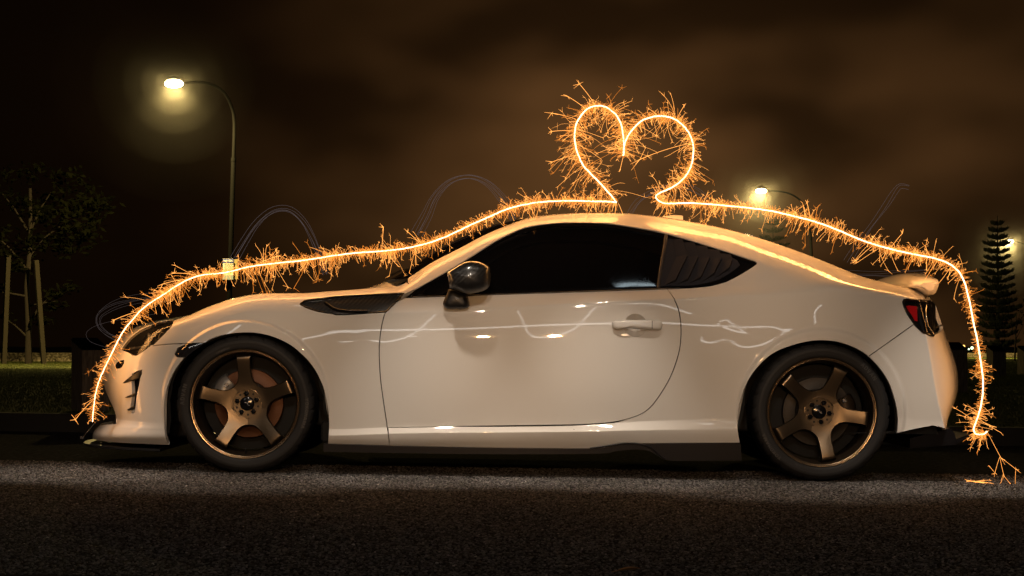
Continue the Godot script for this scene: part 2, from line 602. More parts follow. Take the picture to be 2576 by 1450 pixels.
func make_skin() -> void:
	set_keys()
	skin_nt = int(round((T1 - T0) / DT)) + 1
	skin_ns = int(round(12.0 / DS)) + 1
	var per := int(round(1.0 / DS))
	for a in skin_nt:
		var t := T0 + DT * a
		var k := station(t)
		var row := PackedVector3Array()
		row.resize(skin_ns)
		for j in 12:
			var p0: Vector3 = k[j]
			var p1: Vector3 = k[j + 1]
			var m0 := tangent(k[j - 1], p0, p1) if j > 0 else p1 - p0
			var m1 := tangent(p0, p1, k[j + 2]) if j < 11 else Vector3(0, 0, p1.z - p0.z)
			var c0 := spl(crease[j], t) if crease[j].size() else 0.0
			var c1 := spl(crease[j + 1], t) if crease[j + 1].size() else 0.0
			var free0 := (p1 - p0) * 1.5 - m1 * 0.5   # how the curve leaves a crease
			var free1 := (p1 - p0) * 1.5 - m0 * 0.5
			m0 = m0.lerp(free0.lerp(p1 - p0, c1), c0)
			m1 = m1.lerp(free1.lerp(p1 - p0, c0), c1)
			for e in per + (1 if j == 11 else 0):
				var q := Vector3.ZERO
				for ax in 3:
					q[ax] = hermite(p0[ax], p1[ax], m0[ax], m1[ax], float(e) / per)
				row[j * per + e] = q
		skin_p.append(row)
	even_out(per)
	for a in skin_nt:
		var row: PackedVector3Array = skin_p[a]
		for b in 9 * per:
			var q := row[b]
			q.z += arch_flare(q.x, q.y) * (1.0 - smoothstep(7.0, 8.5, float(b) / per)) * clampf(q.z / 0.7, 0.0, 1.0)
			row[b] = q
		skin_p[a] = row
	for a in skin_nt:
		var row := PackedVector3Array()
		row.resize(skin_ns)
		for b in skin_ns:
			var du: Vector3 = skin_p[mini(a + 1, skin_nt - 1)][b] - skin_p[maxi(a - 1, 0)][b]
			var dv: Vector3 = skin_p[a][mini(b + 1, skin_ns - 1)] - skin_p[a][maxi(b - 1, 0)]
			if b == skin_ns - 1:
				dv = Vector3(0, 0, -1)
			if a == 0 or a == skin_nt - 1:
				du = Vector3(0, 0, 1.0 if a == 0 else -1.0)
			row[b] = du.cross(dv).normalized()
		skin_n.append(row)

func even_out(per: int) -> void:   # fair the flanks between the sill and the shoulder line, upwards and lengthwise
	var b0 := 3 * per
	var b1 := 7 * per
	for a in skin_nt:
		var row: PackedVector3Array = skin_p[a]
		for pass_ in 70:
			var last := row[b0]
			for b in range(b0 + 1, b1):
				var keep := row[b]
				row[b] = last * 0.25 + keep * 0.5 + row[b + 1] * 0.25
				last = keep
		skin_p[a] = row
	var a0 := int((-1.5 - T0) / DT)
	var a1 := int((1.75 - T0) / DT)
	for b in range(b0 + 1, b1 + 1):
		var z := PackedFloat32Array()
		for a in skin_nt:
			z.append(skin_p[a][b].z)
		for pass_ in 420:
			var last := z[a0]
			for a in range(a0 + 1, a1):
				var keep := z[a]
				z[a] = last * 0.25 + keep * 0.5 + z[a + 1] * 0.25
				last = keep
		for a in range(a0, a1):
			var row: PackedVector3Array = skin_p[a]
			row[b] = Vector3(row[b].x, row[b].y, z[a])
			skin_p[a] = row

func tangent(a: Vector3, b: Vector3, c: Vector3) -> Vector3:   # at b, for equal steps in s, held back where the steps differ much
	var l := (b - a).length()
	var r := (c - b).length()
	var dir := ((b - a) / maxf(l, 1e-5) + (c - b) / maxf(r, 1e-5)).normalized()
	return dir * minf((l + r) / 2.0, 1.6 * minf(l, r))

func skin(t: float, s: float, off := 0.0) -> Vector3:
	var a := clampf((t - T0) / DT, 0.0, skin_nt - 1.001)
	var b := clampf(s / DS, 0.0, skin_ns - 1.001)
	var i := int(a)
	var j := int(b)
	var fa := a - i
	var fb := b - j
	var p: Vector3 = (skin_p[i][j] * (1.0 - fb) + skin_p[i][j + 1] * fb) * (1.0 - fa) + (skin_p[i + 1][j] * (1.0 - fb) + skin_p[i + 1][j + 1] * fb) * fa
	return p if off == 0.0 else p + skin_normal(t, s) * off

func skin_normal(t: float, s: float) -> Vector3:
	var a := clampf((t - T0) / DT, 0.0, skin_nt - 1.001)
	var b := clampf(s / DS, 0.0, skin_ns - 1.001)
	var i := int(a)
	var j := int(b)
	var fa := a - i
	var fb := b - j
	return ((skin_n[i][j] * (1.0 - fb) + skin_n[i][j + 1] * fb) * (1.0 - fa) + (skin_n[i + 1][j] * (1.0 - fb) + skin_n[i + 1][j + 1] * fb) * fa).normalized()

func find(p: Vector2, lo := T0, hi := T1) -> Vector2:   # where on the skin (t, s) a point measured in the photograph lies
	var best := Vector2.ZERO
	var near := 1e9
	for a in range(0, skin_nt, 8):
		if T0 + a * DT < lo - 1e-6 or T0 + a * DT > hi + 1e-6:
			continue
		for b in range(0, int(10.4 / DS), 6):
			var d := car_px(skin_p[a][b]).distance_squared_to(p)
			if d < near:
				near = d
				best = Vector2(T0 + a * DT, b * DS)
	var q := best
	for k in 10:
		var e := car_px(skin(q.x, q.y)) - p
		if e.length() < 0.05:
			break
		var du := (car_px(skin(q.x + 0.006, q.y)) - car_px(skin(q.x - 0.006, q.y))) / 0.012
		var dv := (car_px(skin(q.x, q.y + 0.06)) - car_px(skin(q.x, q.y - 0.06))) / 0.12
		var det := du.x * dv.y - du.y * dv.x
		if absf(det) < 1.0:
			break
		var st := Vector2((e.x * dv.y - e.y * dv.x) / det, (du.x * e.y - du.y * e.x) / det)
		st = st.clamp(Vector2(-0.06, -0.4), Vector2(0.06, 0.4))
		q = (q - st).clamp(Vector2(lo, 0.0), Vector2(hi, 10.6))
		var d := car_px(skin(q.x, q.y)).distance_squared_to(p)
		if d < near:
			near = d
			best = q
	return best

func on_skin(line: PackedVector2Array, lo := T0, hi := T1) -> PackedVector2Array:
	var r := PackedVector2Array()
	for p in line:
		r.append(find(p, lo, hi))
	return r

func dense(p: PackedVector2Array, st := 0.04, ss := 0.2) -> PackedVector2Array:   # a (t, s) line with short steps
	var r := PackedVector2Array()
	for k in p.size() - 1:
		var m := maxi(1, int(maxf(absf(p[k + 1].x - p[k].x) / st, absf(p[k + 1].y - p[k].y) / ss)))
		for j in m:
			r.append(p[k].lerp(p[k + 1], float(j) / m))
	r.append(p[p.size() - 1])
	return r

func shrink(poly: PackedVector2Array, by: float) -> PackedVector2Array:   # in (t, s), by metres
	var r := PackedVector2Array()
	var n := poly.size()
	var cw := Geometry2D.is_polygon_clockwise(poly)
	for k in n:
		if poly[k].x < T0 + 1e-3 or poly[k].x > T1 - 1e-3 or poly[k].y > 11.99:   # the middle of the car has no gap
			r.append(poly[k])
			continue
		var p := skin(poly[k].x, poly[k].y)
		var a := skin(poly[(k + n - 1) % n].x, poly[(k + n - 1) % n].y)
		var c := skin(poly[(k + 1) % n].x, poly[(k + 1) % n].y)
		var dir := (c - a).normalized()
		var into := skin_normal(poly[k].x, poly[k].y).cross(dir) * (1.0 if not cw else -1.0)
		# express the step in (t, s)
		var du := (skin(poly[k].x + 0.01, poly[k].y) - skin(poly[k].x - 0.01, poly[k].y)) / 0.02
		var dv := (skin(poly[k].x, poly[k].y + 0.1) - skin(poly[k].x, poly[k].y - 0.1)) / 0.2
		var w := into * by
		var aa := du.dot(du)
		var bb := du.dot(dv)
		var cc := dv.dot(dv)
		var det := aa * cc - bb * bb
		if absf(det) < 1e-9:
			r.append(poly[k])
			continue
		var st := Vector2((w.dot(du) * cc - w.dot(dv) * bb) / det, (aa * w.dot(dv) - bb * w.dot(du)) / det)
		st = st.clamp(Vector2(-0.02, -0.25), Vector2(0.02, 0.25))
		r.append((poly[k] + st).clamp(Vector2(T0, 0), Vector2(T1, 12)))
	return r

func panel(poly: PackedVector2Array, holes: Array = [], off := 0.0, rim := 0.018, st := 2, ss := 2) -> Shape:   # the piece of skin inside a (t, s) outline, with its edges turned in
	var s := Shape.new()
	var ct := DT * st
	var cs := DS * ss
	var lo := poly[0]
	var hi := poly[0]
	for p in poly:
		lo = lo.min(p)
		hi = hi.max(p)
	var i0 := int(floor((lo.x - T0) / ct + 1e-6))
	var i1 := int(ceil((hi.x - T0) / ct - 1e-6))
	var j0 := int(floor(lo.y / cs + 1e-6))
	var j1 := int(ceil(hi.y / cs - 1e-6))
	var edge := {}
	for ring in [poly] + holes:
		var n: int = ring.size()
		for k in n:
			var a: Vector2 = ring[k]
			var b: Vector2 = ring[(k + 1) % n]
			var m := int(maxf(absf(b.x - a.x) / ct, absf(b.y - a.y) / cs) * 6.0) + 1
			for e in m + 1:
				var q := a.lerp(b, float(e) / m)
				for dx in [-1e-4, 1e-4]:
					for dy in [-1e-3, 1e-3]:
						edge[Vector2i(int(floor((q.x + dx - T0) / ct)), int(floor((q.y + dy) / cs)))] = true
	var at := {}
	for i in range(i0, i1):
		for j in range(j0, j1):
			var a := Vector2(T0 + i * ct, j * cs)
			var cell := PackedVector2Array([a, a + Vector2(ct, 0), a + Vector2(ct, cs), a + Vector2(0, cs)])
			if edge.has(Vector2i(i, j)):
				var pieces := Geometry2D.intersect_polygons(cell, poly)
				for h in holes:
					var left := []
					for q in pieces:
						for w in Geometry2D.clip_polygons(q, h):
							if not Geometry2D.is_polygon_clockwise(w):
								left.append(w)
					pieces.assign(left)
				for q in pieces:
					var tri := Geometry2D.triangulate_polygon(q)
					if tri.is_empty() and q.size() > 2:
						tri = Geometry2D.triangulate_delaunay(q)
					var first := s.v.size()
					for p in q:
						s.put(skin(p.x, p.y, off), skin_normal(p.x, p.y))
					for e in tri:
						s.i.append(first + e)
				continue
			var c := a + Vector2(ct, cs) / 2.0
			if not Geometry2D.is_point_in_polygon(c, poly):
				continue
			var out := false
			for h in holes:
				out = out or Geometry2D.is_point_in_polygon(c, h)
			if out:
				continue
			var id := []
			for e in [[0, 0], [1, 0], [1, 1], [0, 1]]:
				var key := Vector2i(i + e[0], j + e[1])
				if not at.has(key):
					var p := Vector2(T0 + key.x * ct, key.y * cs)
					at[key] = s.put(skin(p.x, p.y, off), skin_normal(p.x, p.y))
				id.append(at[key])
			s.quad(id[0], id[1], id[2], id[3])
	if rim > 0.0:
		for ring in [poly] + holes:
			s.add(edge_band(ring, off, off - rim))
	return s

func edge_band(ring: PackedVector2Array, o0: float, o1: float) -> Shape:
	var s := Shape.new()
	var n := ring.size()
	for k in n:
		var a := ring[k]
		var b := ring[(k + 1) % n]
		if (a.x <= T0 + 1e-4 and b.x <= T0 + 1e-4) or (a.x >= T1 - 1e-4 and b.x >= T1 - 1e-4) or (a.y > 11.9 and b.y > 11.9):
			continue
		s.face4(skin(a.x, a.y, o0), skin(b.x, b.y, o0), skin(b.x, b.y, o1), skin(a.x, a.y, o1))
	return s

func band(line: PackedVector2Array, half: float, out: float, sunk := 0.004) -> Shape:   # a narrow moulding along a (t, s) line
	var s := Shape.new()
	var rows := []
	for k in line.size():
		var p := skin(line[k].x, line[k].y)
		var n := skin_normal(line[k].x, line[k].y)
		var a := line[maxi(k - 1, 0)]
		var b := line[mini(k + 1, line.size() - 1)]
		var side := n.cross((skin(b.x, b.y) - skin(a.x, a.y)).normalized())
		rows.append([p - side * half - n * sunk, p - side * half * 0.8 + n * out * 0.7, p + n * out, p + side * half * 0.8 + n * out * 0.7, p + side * half - n * sunk])
	grid(s, rows)
	return s

func mirrored(s: Shape) -> Shape:
	var r := Shape.new()
	r.add(s, Transform3D(Basis(Vector3(1, 0, 0), Vector3(0, 1, 0), Vector3(0, 0, -1)), Vector3.ZERO))
	return r

func both(called: String, s: Shape, m: Material, car: Node3D, whole := false) -> MeshInstance3D:   # a panel and its twin on the far side; or one piece across the car
	var twin := mirrored(s)
	if whole:
		s.add(twin)
		return obj(called, s.mesh(), m, car)
	var o := obj(called, s.mesh(), m, car)
	obj(called, twin.mesh(), m, car)
	return o

var door_front: PackedVector2Array
var rail: PackedVector2Array
var low_rear: PackedVector2Array
var belt: PackedVector2Array

func build_body(car: Node3D) -> void:
	make_skin()
	# lines measured in the photograph, laid on the skin
	var belt_px := pts([1019.5, 749.3, 1196.6, 743.1, 1429.9, 735.6, 1677.9, 727.3])
	belt = on_skin(smooth_line(belt_px))
	var door_f_px := joined([pts([1043.2, 725.8, 1023.7, 737.5, 1004.2, 753.1, 971, 784.4]), pts([959.1, 825.2, 955, 858.5, 953.7, 891.8, 957, 954.3, 965.4, 1016.8, 974.5, 1077.2])])
	door_front = on_skin(smooth_line(door_f_px))
	var door_r := on_skin(smooth_line(pts([1677.9, 727.3, 1692.4, 746, 1707, 779.3, 1713.3, 821, 1711.2, 871, 1700.8, 912.7, 1684.1, 954.3, 1659.1, 996, 1634.1, 1027.3, 1604.9, 1046, 1554.9, 1061.4]), 10.0))
	var door_b := on_skin(smooth_line(pts([1554.9, 1061.4, 1471.6, 1068.9, 1221.6, 1073.1, 975.8, 1076.4])))
	rail = on_skin(smooth_line(joined([pts([1043.2, 729.7, 1125.3, 682.8, 1195.6, 639.8, 1254.2, 602.7, 1312.8, 575.4, 1371.4, 563.7, 1430, 560.5, 1508.1, 561.7, 1586.2, 571.5, 1683.9, 591, 1811.2, 628.1]), pts([1869, 647.7, 1899, 657.3])]), 10.0))
	low_rear = on_skin(smooth_line(joined([pts([1899, 657.3, 1904, 661.4, 1902.3, 665.6, 1869, 687.2, 1827.4, 708.9, 1785.7, 719.7, 1744.1, 725.1]), pts([1700.8, 726.8, 1677.9, 727.3])]), 10.0))
	var arch_f := on_skin(smooth_line(pts([463.2, 896.3, 488.1, 878, 509, 864.2, 550.6, 846.7, 592.2, 839.2, 633.9, 838, 675.5, 845.5, 717.2, 862.1, 750.5, 885.1, 783.8, 920.4, 808.8, 966.3, 821.3, 1012.1, 826.3, 1053.7, 825.5, 1095.4, 823.4, 1118.3]), 8.0))
	var arch_bumper := on_skin(smooth_line(pts([463.8, 899.5, 441.7, 930.5, 426.2, 961.6, 416.4, 992.7, 412.7, 1023.8, 413.2, 1062.7, 417.1, 1099, 424.9, 1119.2]), 8.0))
	var arch_r := on_skin(smooth_line(pts([1862.7, 1116, 1856.5, 1074.4, 1858.6, 1032.8, 1869, 991.1, 1885.6, 953.7, 1910.6, 920.4, 1943.9, 891.2, 1985.6, 872.5, 2035.5, 860, 2077.2, 857.9, 2118.8, 864.2, 2160.4, 880.8, 2185.4, 897.5]), 8.0))
	var arch_r2 := on_skin(smooth_line(pts([2185.4, 897.5, 2210.4, 924.5, 2235.4, 962, 2252, 1011.9, 2258.2, 1053.6, 2256.2, 1091]), 8.0))
	var seam_r := on_skin(smooth_line(pts([2185.4, 897.5, 2299.9, 816.3])))
	var light_top := on_skin(smooth_line(pts([441.7, 804.9, 410.7, 806.2, 379.6, 817.8, 353.6, 828.2, 322.6, 852.8, 303.1, 878.7]), 10.0), -1.84)
	var light_low := on_skin(smooth_line(pts([303.1, 878.7, 309.6, 881.8, 322.6, 886.5, 332.9, 894.3, 343.3, 894.3, 366.6, 878.7, 378.3, 870.4]), 8.0), -1.84)
	var light_right := on_skin(smooth_line(pts([378.3, 870.4, 384.7, 868.4, 431.4, 820.4, 441.7, 804.9]), 10.0))
	var seam_f := on_skin(smooth_line(pts([378.3, 870.4, 421, 866.5, 468.9, 864.5])))
	var marker := on_skin(pts([438.6, 892.2, 446.9, 876.1, 468.9, 864.5, 514.3, 863.2, 491, 878.7, 466.4, 898.2, 443, 898.7]))
	var lamp := on_skin(smooth_line(joined([pts([2272.7, 760.2, 2275.3, 755, 2281.1, 754, 2305.7, 755.7, 2332.9, 758.6, 2342, 760.2, 2349.8, 764.1]), pts([2351.3, 774.4, 2351.7, 800.4, 2351.1, 832.7, 2349.1, 843.8, 2346.5, 845.7, 2336.8, 841.2, 2323.2, 836, 2303.1, 815.9, 2286.3, 793.9, 2275.9, 773.2])]), 9.0), T0, 2.05)
	var skirt_top := on_skin(smooth_line(pts([980, 1122.2, 1221.6, 1128.5, 1484.1, 1130.6, 1554.9, 1122.2, 1638.3, 1120.2, 1859.1, 1116])))

	var gap := 0.0022
	# door
	var door_poly := joined([belt, door_r, door_b, backwards(door_front.slice(3))])
	var bowl := PackedVector2Array()
	for k in 28:
		var q := pts([1598.7, 818.9])[0]
		bowl.append(find(q + Vector2(cos(TAU * k / 28) * 29.0, sin(TAU * k / 28) * 29.5)))
	var door := both("door", panel(shrink(door_poly, gap), [bowl]), mat.paint, car)
	build_handle(car, door, bowl)
	# front wing with its opening for the vent trim
	var vent := on_skin(smooth_line(joined([pts([754.7, 765.1, 765.1, 757.2, 817.1, 750.5]), pts([844, 746.9, 961.2, 740.6, 1015.9, 738.3])]), 10.0))
	vent = joined([vent, on_skin(smooth_line(pts([1000.3, 755.1, 986.6, 770.7, 971, 785.1]), 10.0)), on_skin(smooth_line(joined([pts([971, 785.1, 883.1, 791, 844, 791.8]), pts([838, 789.7, 800.5, 783.9, 771.3, 774.7, 758.8, 768.4])]), 10.0))])
	var wing_top := dense(PackedVector2Array([Vector2(-0.5, 10.0), Vector2(-1.5, 10.0)]))
	var fender_poly := joined([seam_f, on_skin(pts([514.3, 863.2])), arch_f.slice(8), on_skin(pts([830, 1118.5])), on_skin(pts([980, 1122.2])), backwards(door_front), wing_top, backwards(light_right)])
	both("front_wing", panel(shrink(fender_poly, gap), [vent], 0.0, 0.018, 1, 1), mat.paint, car)
	var v := both("wing_vent", panel(vent, [], -0.006, 0.0), mat.carbon, car)
	obj("vent_border", vent_border(vent).mesh(), mat.black_gloss, v)
	var fin := Shape.new()
	var fl := dense(on_skin(smooth_line(pts([817.1, 762.2, 838, 776.8, 867.1, 783, 925.4, 783.9]))), 0.02)
	fin.add(band(fl, 0.006, 0.010))
	obj("vent_fin", fin.mesh(), mat.black_gloss, v)
	# body side: sill, rear quarter, roof pillar
	var up := dense(PackedVector2Array([Vector2(2.02, 10.25), Vector2(-0.5, 10.25)]))
	var lamp_left := on_skin(smooth_line(pts([2299.9, 816.3, 2285.3, 793.4, 2272, 764.2, 2271.2, 758, 2277, 755.5, 2326.9, 758.8]), 9.0))
	var side_poly := joined([skirt_top, arch_r, seam_r, lamp_left, up, on_skin(pts([1033.5, 728.9])), rail, low_rear.slice(1), door_r, door_b.slice(1)])
	both("body_side", panel(shrink(side_poly, gap), [], 0.0, 0.018, 1, 1), mat.paint, car)
	# rear bumper
	var lamp_low := on_skin(smooth_line(pts([2299.9, 816.3, 2318.6, 835, 2343.6, 846.7, 2352.8, 841.3]), 9.0), T0, 2.05)
	var bumper_r := joined([backwards(seam_r).slice(1), seam_r.slice(0, 1)])
	bumper_r = joined([seam_r, lamp_low, dense(PackedVector2Array([find(pts([2352.8, 841.3])[0], T0, 2.05), Vector2(2.10, 6.5), Vector2(2.25, 6.5), Vector2(2.25, 1.6)])), dense(PackedVector2Array([Vector2(2.25, 1.6), Vector2(2.0, 1.5), find(pts([2347.8, 1071.9])[0], T0, 1.95)])), on_skin(smooth_line(pts([2347.8, 1071.9, 2306.1, 1079.8, 2256.2, 1091])), T0, 1.95), backwards(arch_r2)])
	both("rear_bumper", panel(shrink(bumper_r, gap), [], 0.0, 0.018, 1, 1), mat.paint, car, true)
	# front bumper with its openings
	var side_vent := on_skin(smooth_line(pts([357.5, 929.8, 355.7, 937, 351.1, 959, 346.4, 982.4, 343.3, 997.9, 340.2, 1023.8, 338.1, 1039.9, 330.3, 1040.9, 327.7, 1023.8, 331.6, 997.9, 330.8, 972, 329.8, 951.3, 331.6, 940.9, 343.3, 934.4]), 9.0))
	var grille := joined([dense(PackedVector2Array([Vector2(-2.0, 1.95), Vector2(-2.0, 4.5), Vector2(-1.90, 4.4)])), on_skin(smooth_line(pts([261.7, 972, 265.6, 985, 275.9, 1008.3, 287.6, 1034.2, 292, 1052.3, 291.5, 1067.3]), 8.0), -1.88), dense(PackedVector2Array([find(pts([291.5, 1067.3])[0], -1.88), Vector2(-1.84, 2.0), Vector2(-2.0, 1.95)]))])
	var bump_f := joined([seam_f, on_skin(pts([446.9, 876.1, 439.2, 891.7, 443, 898.2, 462.5, 899.5])), arch_bumper, dense(PackedVector2Array([Vector2(find(pts([424.9, 1119.2])[0]).x, 0.05), Vector2(-2.0, 0.05)])), dense(PackedVector2Array([Vector2(-2.0, 0.05), Vector2(-2.0, 7.0)])), dense(PackedVector2Array([Vector2(-2.0, 7.0), light_low[0]])), light_low])
	var fb := both("front_bumper", panel(shrink(bump_f, gap), [side_vent, grille], 0.0, 0.018, 1, 1), mat.paint, car, true)
	both("side_vent", panel(side_vent, [], -0.03, 0.0), mat.black_matt, car)
	both("front_grille", panel(grille, [], -0.03, 0.0), mat.black_matt, car, true)
	for f in [pts([357.5, 933.1, 332.9, 943.5, 305.7, 965.5, 312.2, 965.8, 343.3, 955.2, 353.6, 950]), pts([345.9, 987.5, 332.9, 991.4, 312.2, 1001, 318.7, 1001.8, 339.4, 996.6]), pts([340.7, 1019.9, 330.3, 1023.8, 317.4, 1032.4, 322.6, 1034.2, 338.1, 1030.3])]:
		var o := on_skin(smooth_line(f, 8.0, true))
		var edge3 := PackedVector3Array()
		for q in o:
			edge3.append(skin(q.x, q.y, -0.004))
		both("vent_fin", pillow(edge3, skin_normal(o[0].x, o[0].y) * 0.012, 2.4, 5), mat.black_satin, car)
	var cap := on_skin(smooth_line(pts([290.2, 923.3, 293.5, 913.7, 301.8, 908, 311.7, 905.9, 311.7, 913.7, 307, 924.1, 301.8, 927.4, 291.5, 928.5]), 6.0, true))
	both("tow_cap", panel(cap, [], 0.002, 0.004), mat.black_gloss, car)
	# bonnet, roof, boot lid and glass
	var bonnet := joined([dense(PackedVector2Array([Vector2(-2.0, 7.0), Vector2(-2.0, 12.0), Vector2(-0.76, 12.0), Vector2(-0.54, 10.0), Vector2(-1.5, 10.0)])), light_top, dense(PackedVector2Array([light_top[light_top.size() - 1], Vector2(-2.0, 7.0)]))])
	both("bonnet", panel(shrink(bonnet, gap)), mat.paint, car, true)
	var screen := dense(PackedVector2Array([Vector2(-0.73, 12.0), Vector2(-0.05, 12.0), Vector2(0.03, 11.0), Vector2(0.05, 10.28), Vector2(-0.49, 10.28), Vector2(-0.56, 10.6)]))
	both("windscreen", panel(screen, [], -0.004, 0.0), mat.tint, car, true)
	var roof := dense(PackedVector2Array([Vector2(-0.045, 12.0), Vector2(0.95, 12.0), Vector2(0.9, 11.0), Vector2(0.9, 10.25), Vector2(0.06, 10.25), Vector2(0.037, 11.0)]))
	both("roof", panel(roof), mat.paint, car, true)
	var back := dense(PackedVector2Array([Vector2(0.96, 12.0), Vector2(1.64, 12.0), Vector2(1.62, 10.28), Vector2(0.91, 10.28), Vector2(0.91, 11.0)]))
	both("rear_window", panel(back, [], -0.004, 0.0), mat.tint, car, true)
	var boot := dense(PackedVector2Array([Vector2(1.65, 12.0), Vector2(2.25, 12.0), Vector2(2.25, 6.53), Vector2(2.13, 6.53), Vector2(2.10, 8.2), Vector2(2.03, 9.0), Vector2(2.03, 10.25), Vector2(1.63, 10.25)]))
	both("boot_lid", panel(shrink(boot, 0.001)), mat.paint, car, true)
	# side windows: a border moulding, the tinted pane, the pillar strip and the louvred quarter
	var opening := joined([belt, backwards(low_rear).slice(1), backwards(rail).slice(1)])
	var inner := shrink(opening, 0.013)
	both("window_frame", panel(opening, [inner], -0.003, 0.012), mat.black_gloss, car)
	var strip := band(dense(joined([belt.slice(2), backwards(low_rear).slice(1, 4)]), 0.03), 0.0035, 0.0035, 0.002)
	both("window_seal", strip, mat.trim, car)
	var mid := find(pts([1666, 657.1])[0])
	var top := find(pts([1676.3, 592.9])[0])
	var bot := find(pts([1656.2, 723.6])[0])
	var cut := Geometry2D.intersect_polygons(inner, PackedVector2Array([Vector2(-2, 0), Vector2(bot.x, 0), bot, mid, top, Vector2(top.x, 12), Vector2(-2, 12)]))
	both("side_window", panel(cut[0], [], -0.010, 0.0), mat.tint, car)
	cut = Geometry2D.intersect_polygons(inner, PackedVector2Array([Vector2(2, 0), Vector2(bot.x, 0), bot, mid, top, Vector2(top.x, 12), Vector2(2, 12)]))
	var quarter := both("quarter_window", panel(cut[0], [], -0.010, 0.0), mat.black_gloss, car)
	var post := band(dense(on_skin(smooth_line(pts([1675.7, 590.6, 1674.6, 605.5, 1671.1, 628.5, 1666, 657.1, 1661.4, 685.7, 1656.2, 724.7])))), 0.009, 0.002, 0.010)
	both("window_pillar", post, mat.pillar, car)
	build_louvre(car)
	# lamps
	build_headlight(car, joined([light_top, light_low.slice(1), light_right.slice(1)]))
	var mk := both("side_marker", panel(shrink(marker, 0.002), [], 0.001, 0.006), mat.lens, car)
	obj("marker_housing", panel(marker, [], -0.012, 0.0).mesh(), mat.louvre, mk)
	build_tail_lamp(car, lamp)
	# dark liner under the gaps, and the closed floor of the car
	var hole_f := joined([arch_f, on_skin(pts([817.5, 1122.2])), backwards(on_skin(smooth_line(pts([463.8, 899.5, 441.7, 930.5, 426.2, 961.6, 416.4, 992.7, 412.7, 1023.8, 413.2, 1062.7, 417.1, 1099, 424.9, 1119.2])))), arch_f.slice(0, 1)])
	var hole_r := joined([arch_r, arch_r2])
	var liner := joined([dense(PackedVector2Array([Vector2(-1.97, 0.6), Vector2(2.2, 1.7), Vector2(2.2, 8.0), Vector2(0.9, 8.0)])), dense(PackedVector2Array([Vector2(0.9, 7.9), Vector2(-0.5, 7.9), Vector2(-0.6, 9.4), Vector2(-1.5, 9.4), Vector2(-1.97, 6.6)]))])
	both("body_liner", panel(liner, [hole_f, hole_r], -0.045, 0.0, 8, 8), mat.black_matt, car)
	var pan := Shape.new()
	box(pan, Vector3(-0.02, 0.19, 0), Vector3(0.86, 0.05, 0.76), 0.01)
	box(pan, Vector3(-1.66, 0.24, 0), Vector3(0.14, 0.10, 0.42), 0.01)
	box(pan, Vector3(1.82, 0.30, 0), Vector3(0.14, 0.12, 0.46), 0.01)
	box(pan, Vector3(0.1, 0.27, 0), Vector3(1.75, 0.06, 0.5), 0.01)
	obj("floor_pan", pan.mesh(), mat.black_matt, car)
	for c in [FRONT_AXLE, REAR_AXLE]:
		for sg in [1.0, -1.0]:
			var w := Shape.new()
			lathe(w, [Vector2(0.385, 0.0), Vector2(0.385, 0.40), Vector2(0.02, 0.40)], 40, -0.25, PI + 0.25)
			obj("wheel_house", placed_shape(w, Transform3D(Basis.from_scale(Vector3(1, 1, -sg)), Vector3(c.x, c.y + 0.02, 0.80 * sg))).mesh(), mat.black_matt, car)

func placed_shape(s: Shape, t: Transform3D) -> Shape:
	var r := Shape.new()
	r.add(s, t)
	return r

func vent_border(v: PackedVector2Array) -> Shape:
	var l := v.duplicate()
	l.append(v[0])
	return band(l, 0.004, 0.003, 0.006)

func build_handle(car: Node3D, door: Node3D, bowl: PackedVector2Array) -> void:
	var s := Shape.new()   # the dished recess behind the grip
	var c := Vector2.ZERO
	for p in bowl:
		c += p
	c /= bowl.size()
	var rows := []
	for k in 7:
		var f := 1.0 - k / 6.0
		var row := []
		for p in bowl:
			var q := c.lerp(p, maxf(f, 0.001))
			row.append(skin(q.x, q.y, -0.038 * (1.0 - f * f)))
		rows.append(row)
	grid(s, rows, true)
	obj("handle_recess", s.mesh(), mat.paint, door)
	var g := smooth_line(pts([1539.1, 814.8, 1540.8, 810.6, 1545.8, 808.5, 1571.6, 806, 1617.4, 806, 1661.2, 806.8, 1665.8, 810.2, 1666.2, 816.8, 1664.1, 827.7, 1659.1, 830.6, 1638.3, 830.6, 1607, 828.5, 1575.8, 826, 1554.9, 829.8, 1548.7, 829.3, 1541.6, 825.2]), 5.0, true)
	var o := PackedVector3Array()
	for p in g:
		var q := find(p)
		o.append(skin(q.x, q.y, 0.006))
	obj("handle", pillow(o, Vector3(0, 0.002, 0.026), 3.2, 8).mesh(), mat.paint, door)
	var line := Shape.new()
	var a := find(pts([1639.5, 806.8])[0])
	var b := find(pts([1639.5, 830.2])[0])
	box(line, (skin(a.x, a.y) + skin(b.x, b.y)) / 2.0 + Vector3(0, 0.001, 0.0315), Vector3(0.0013, 0.0185, 0.001))
	obj("handle_gap", line.mesh(), mat.black_matt, door)

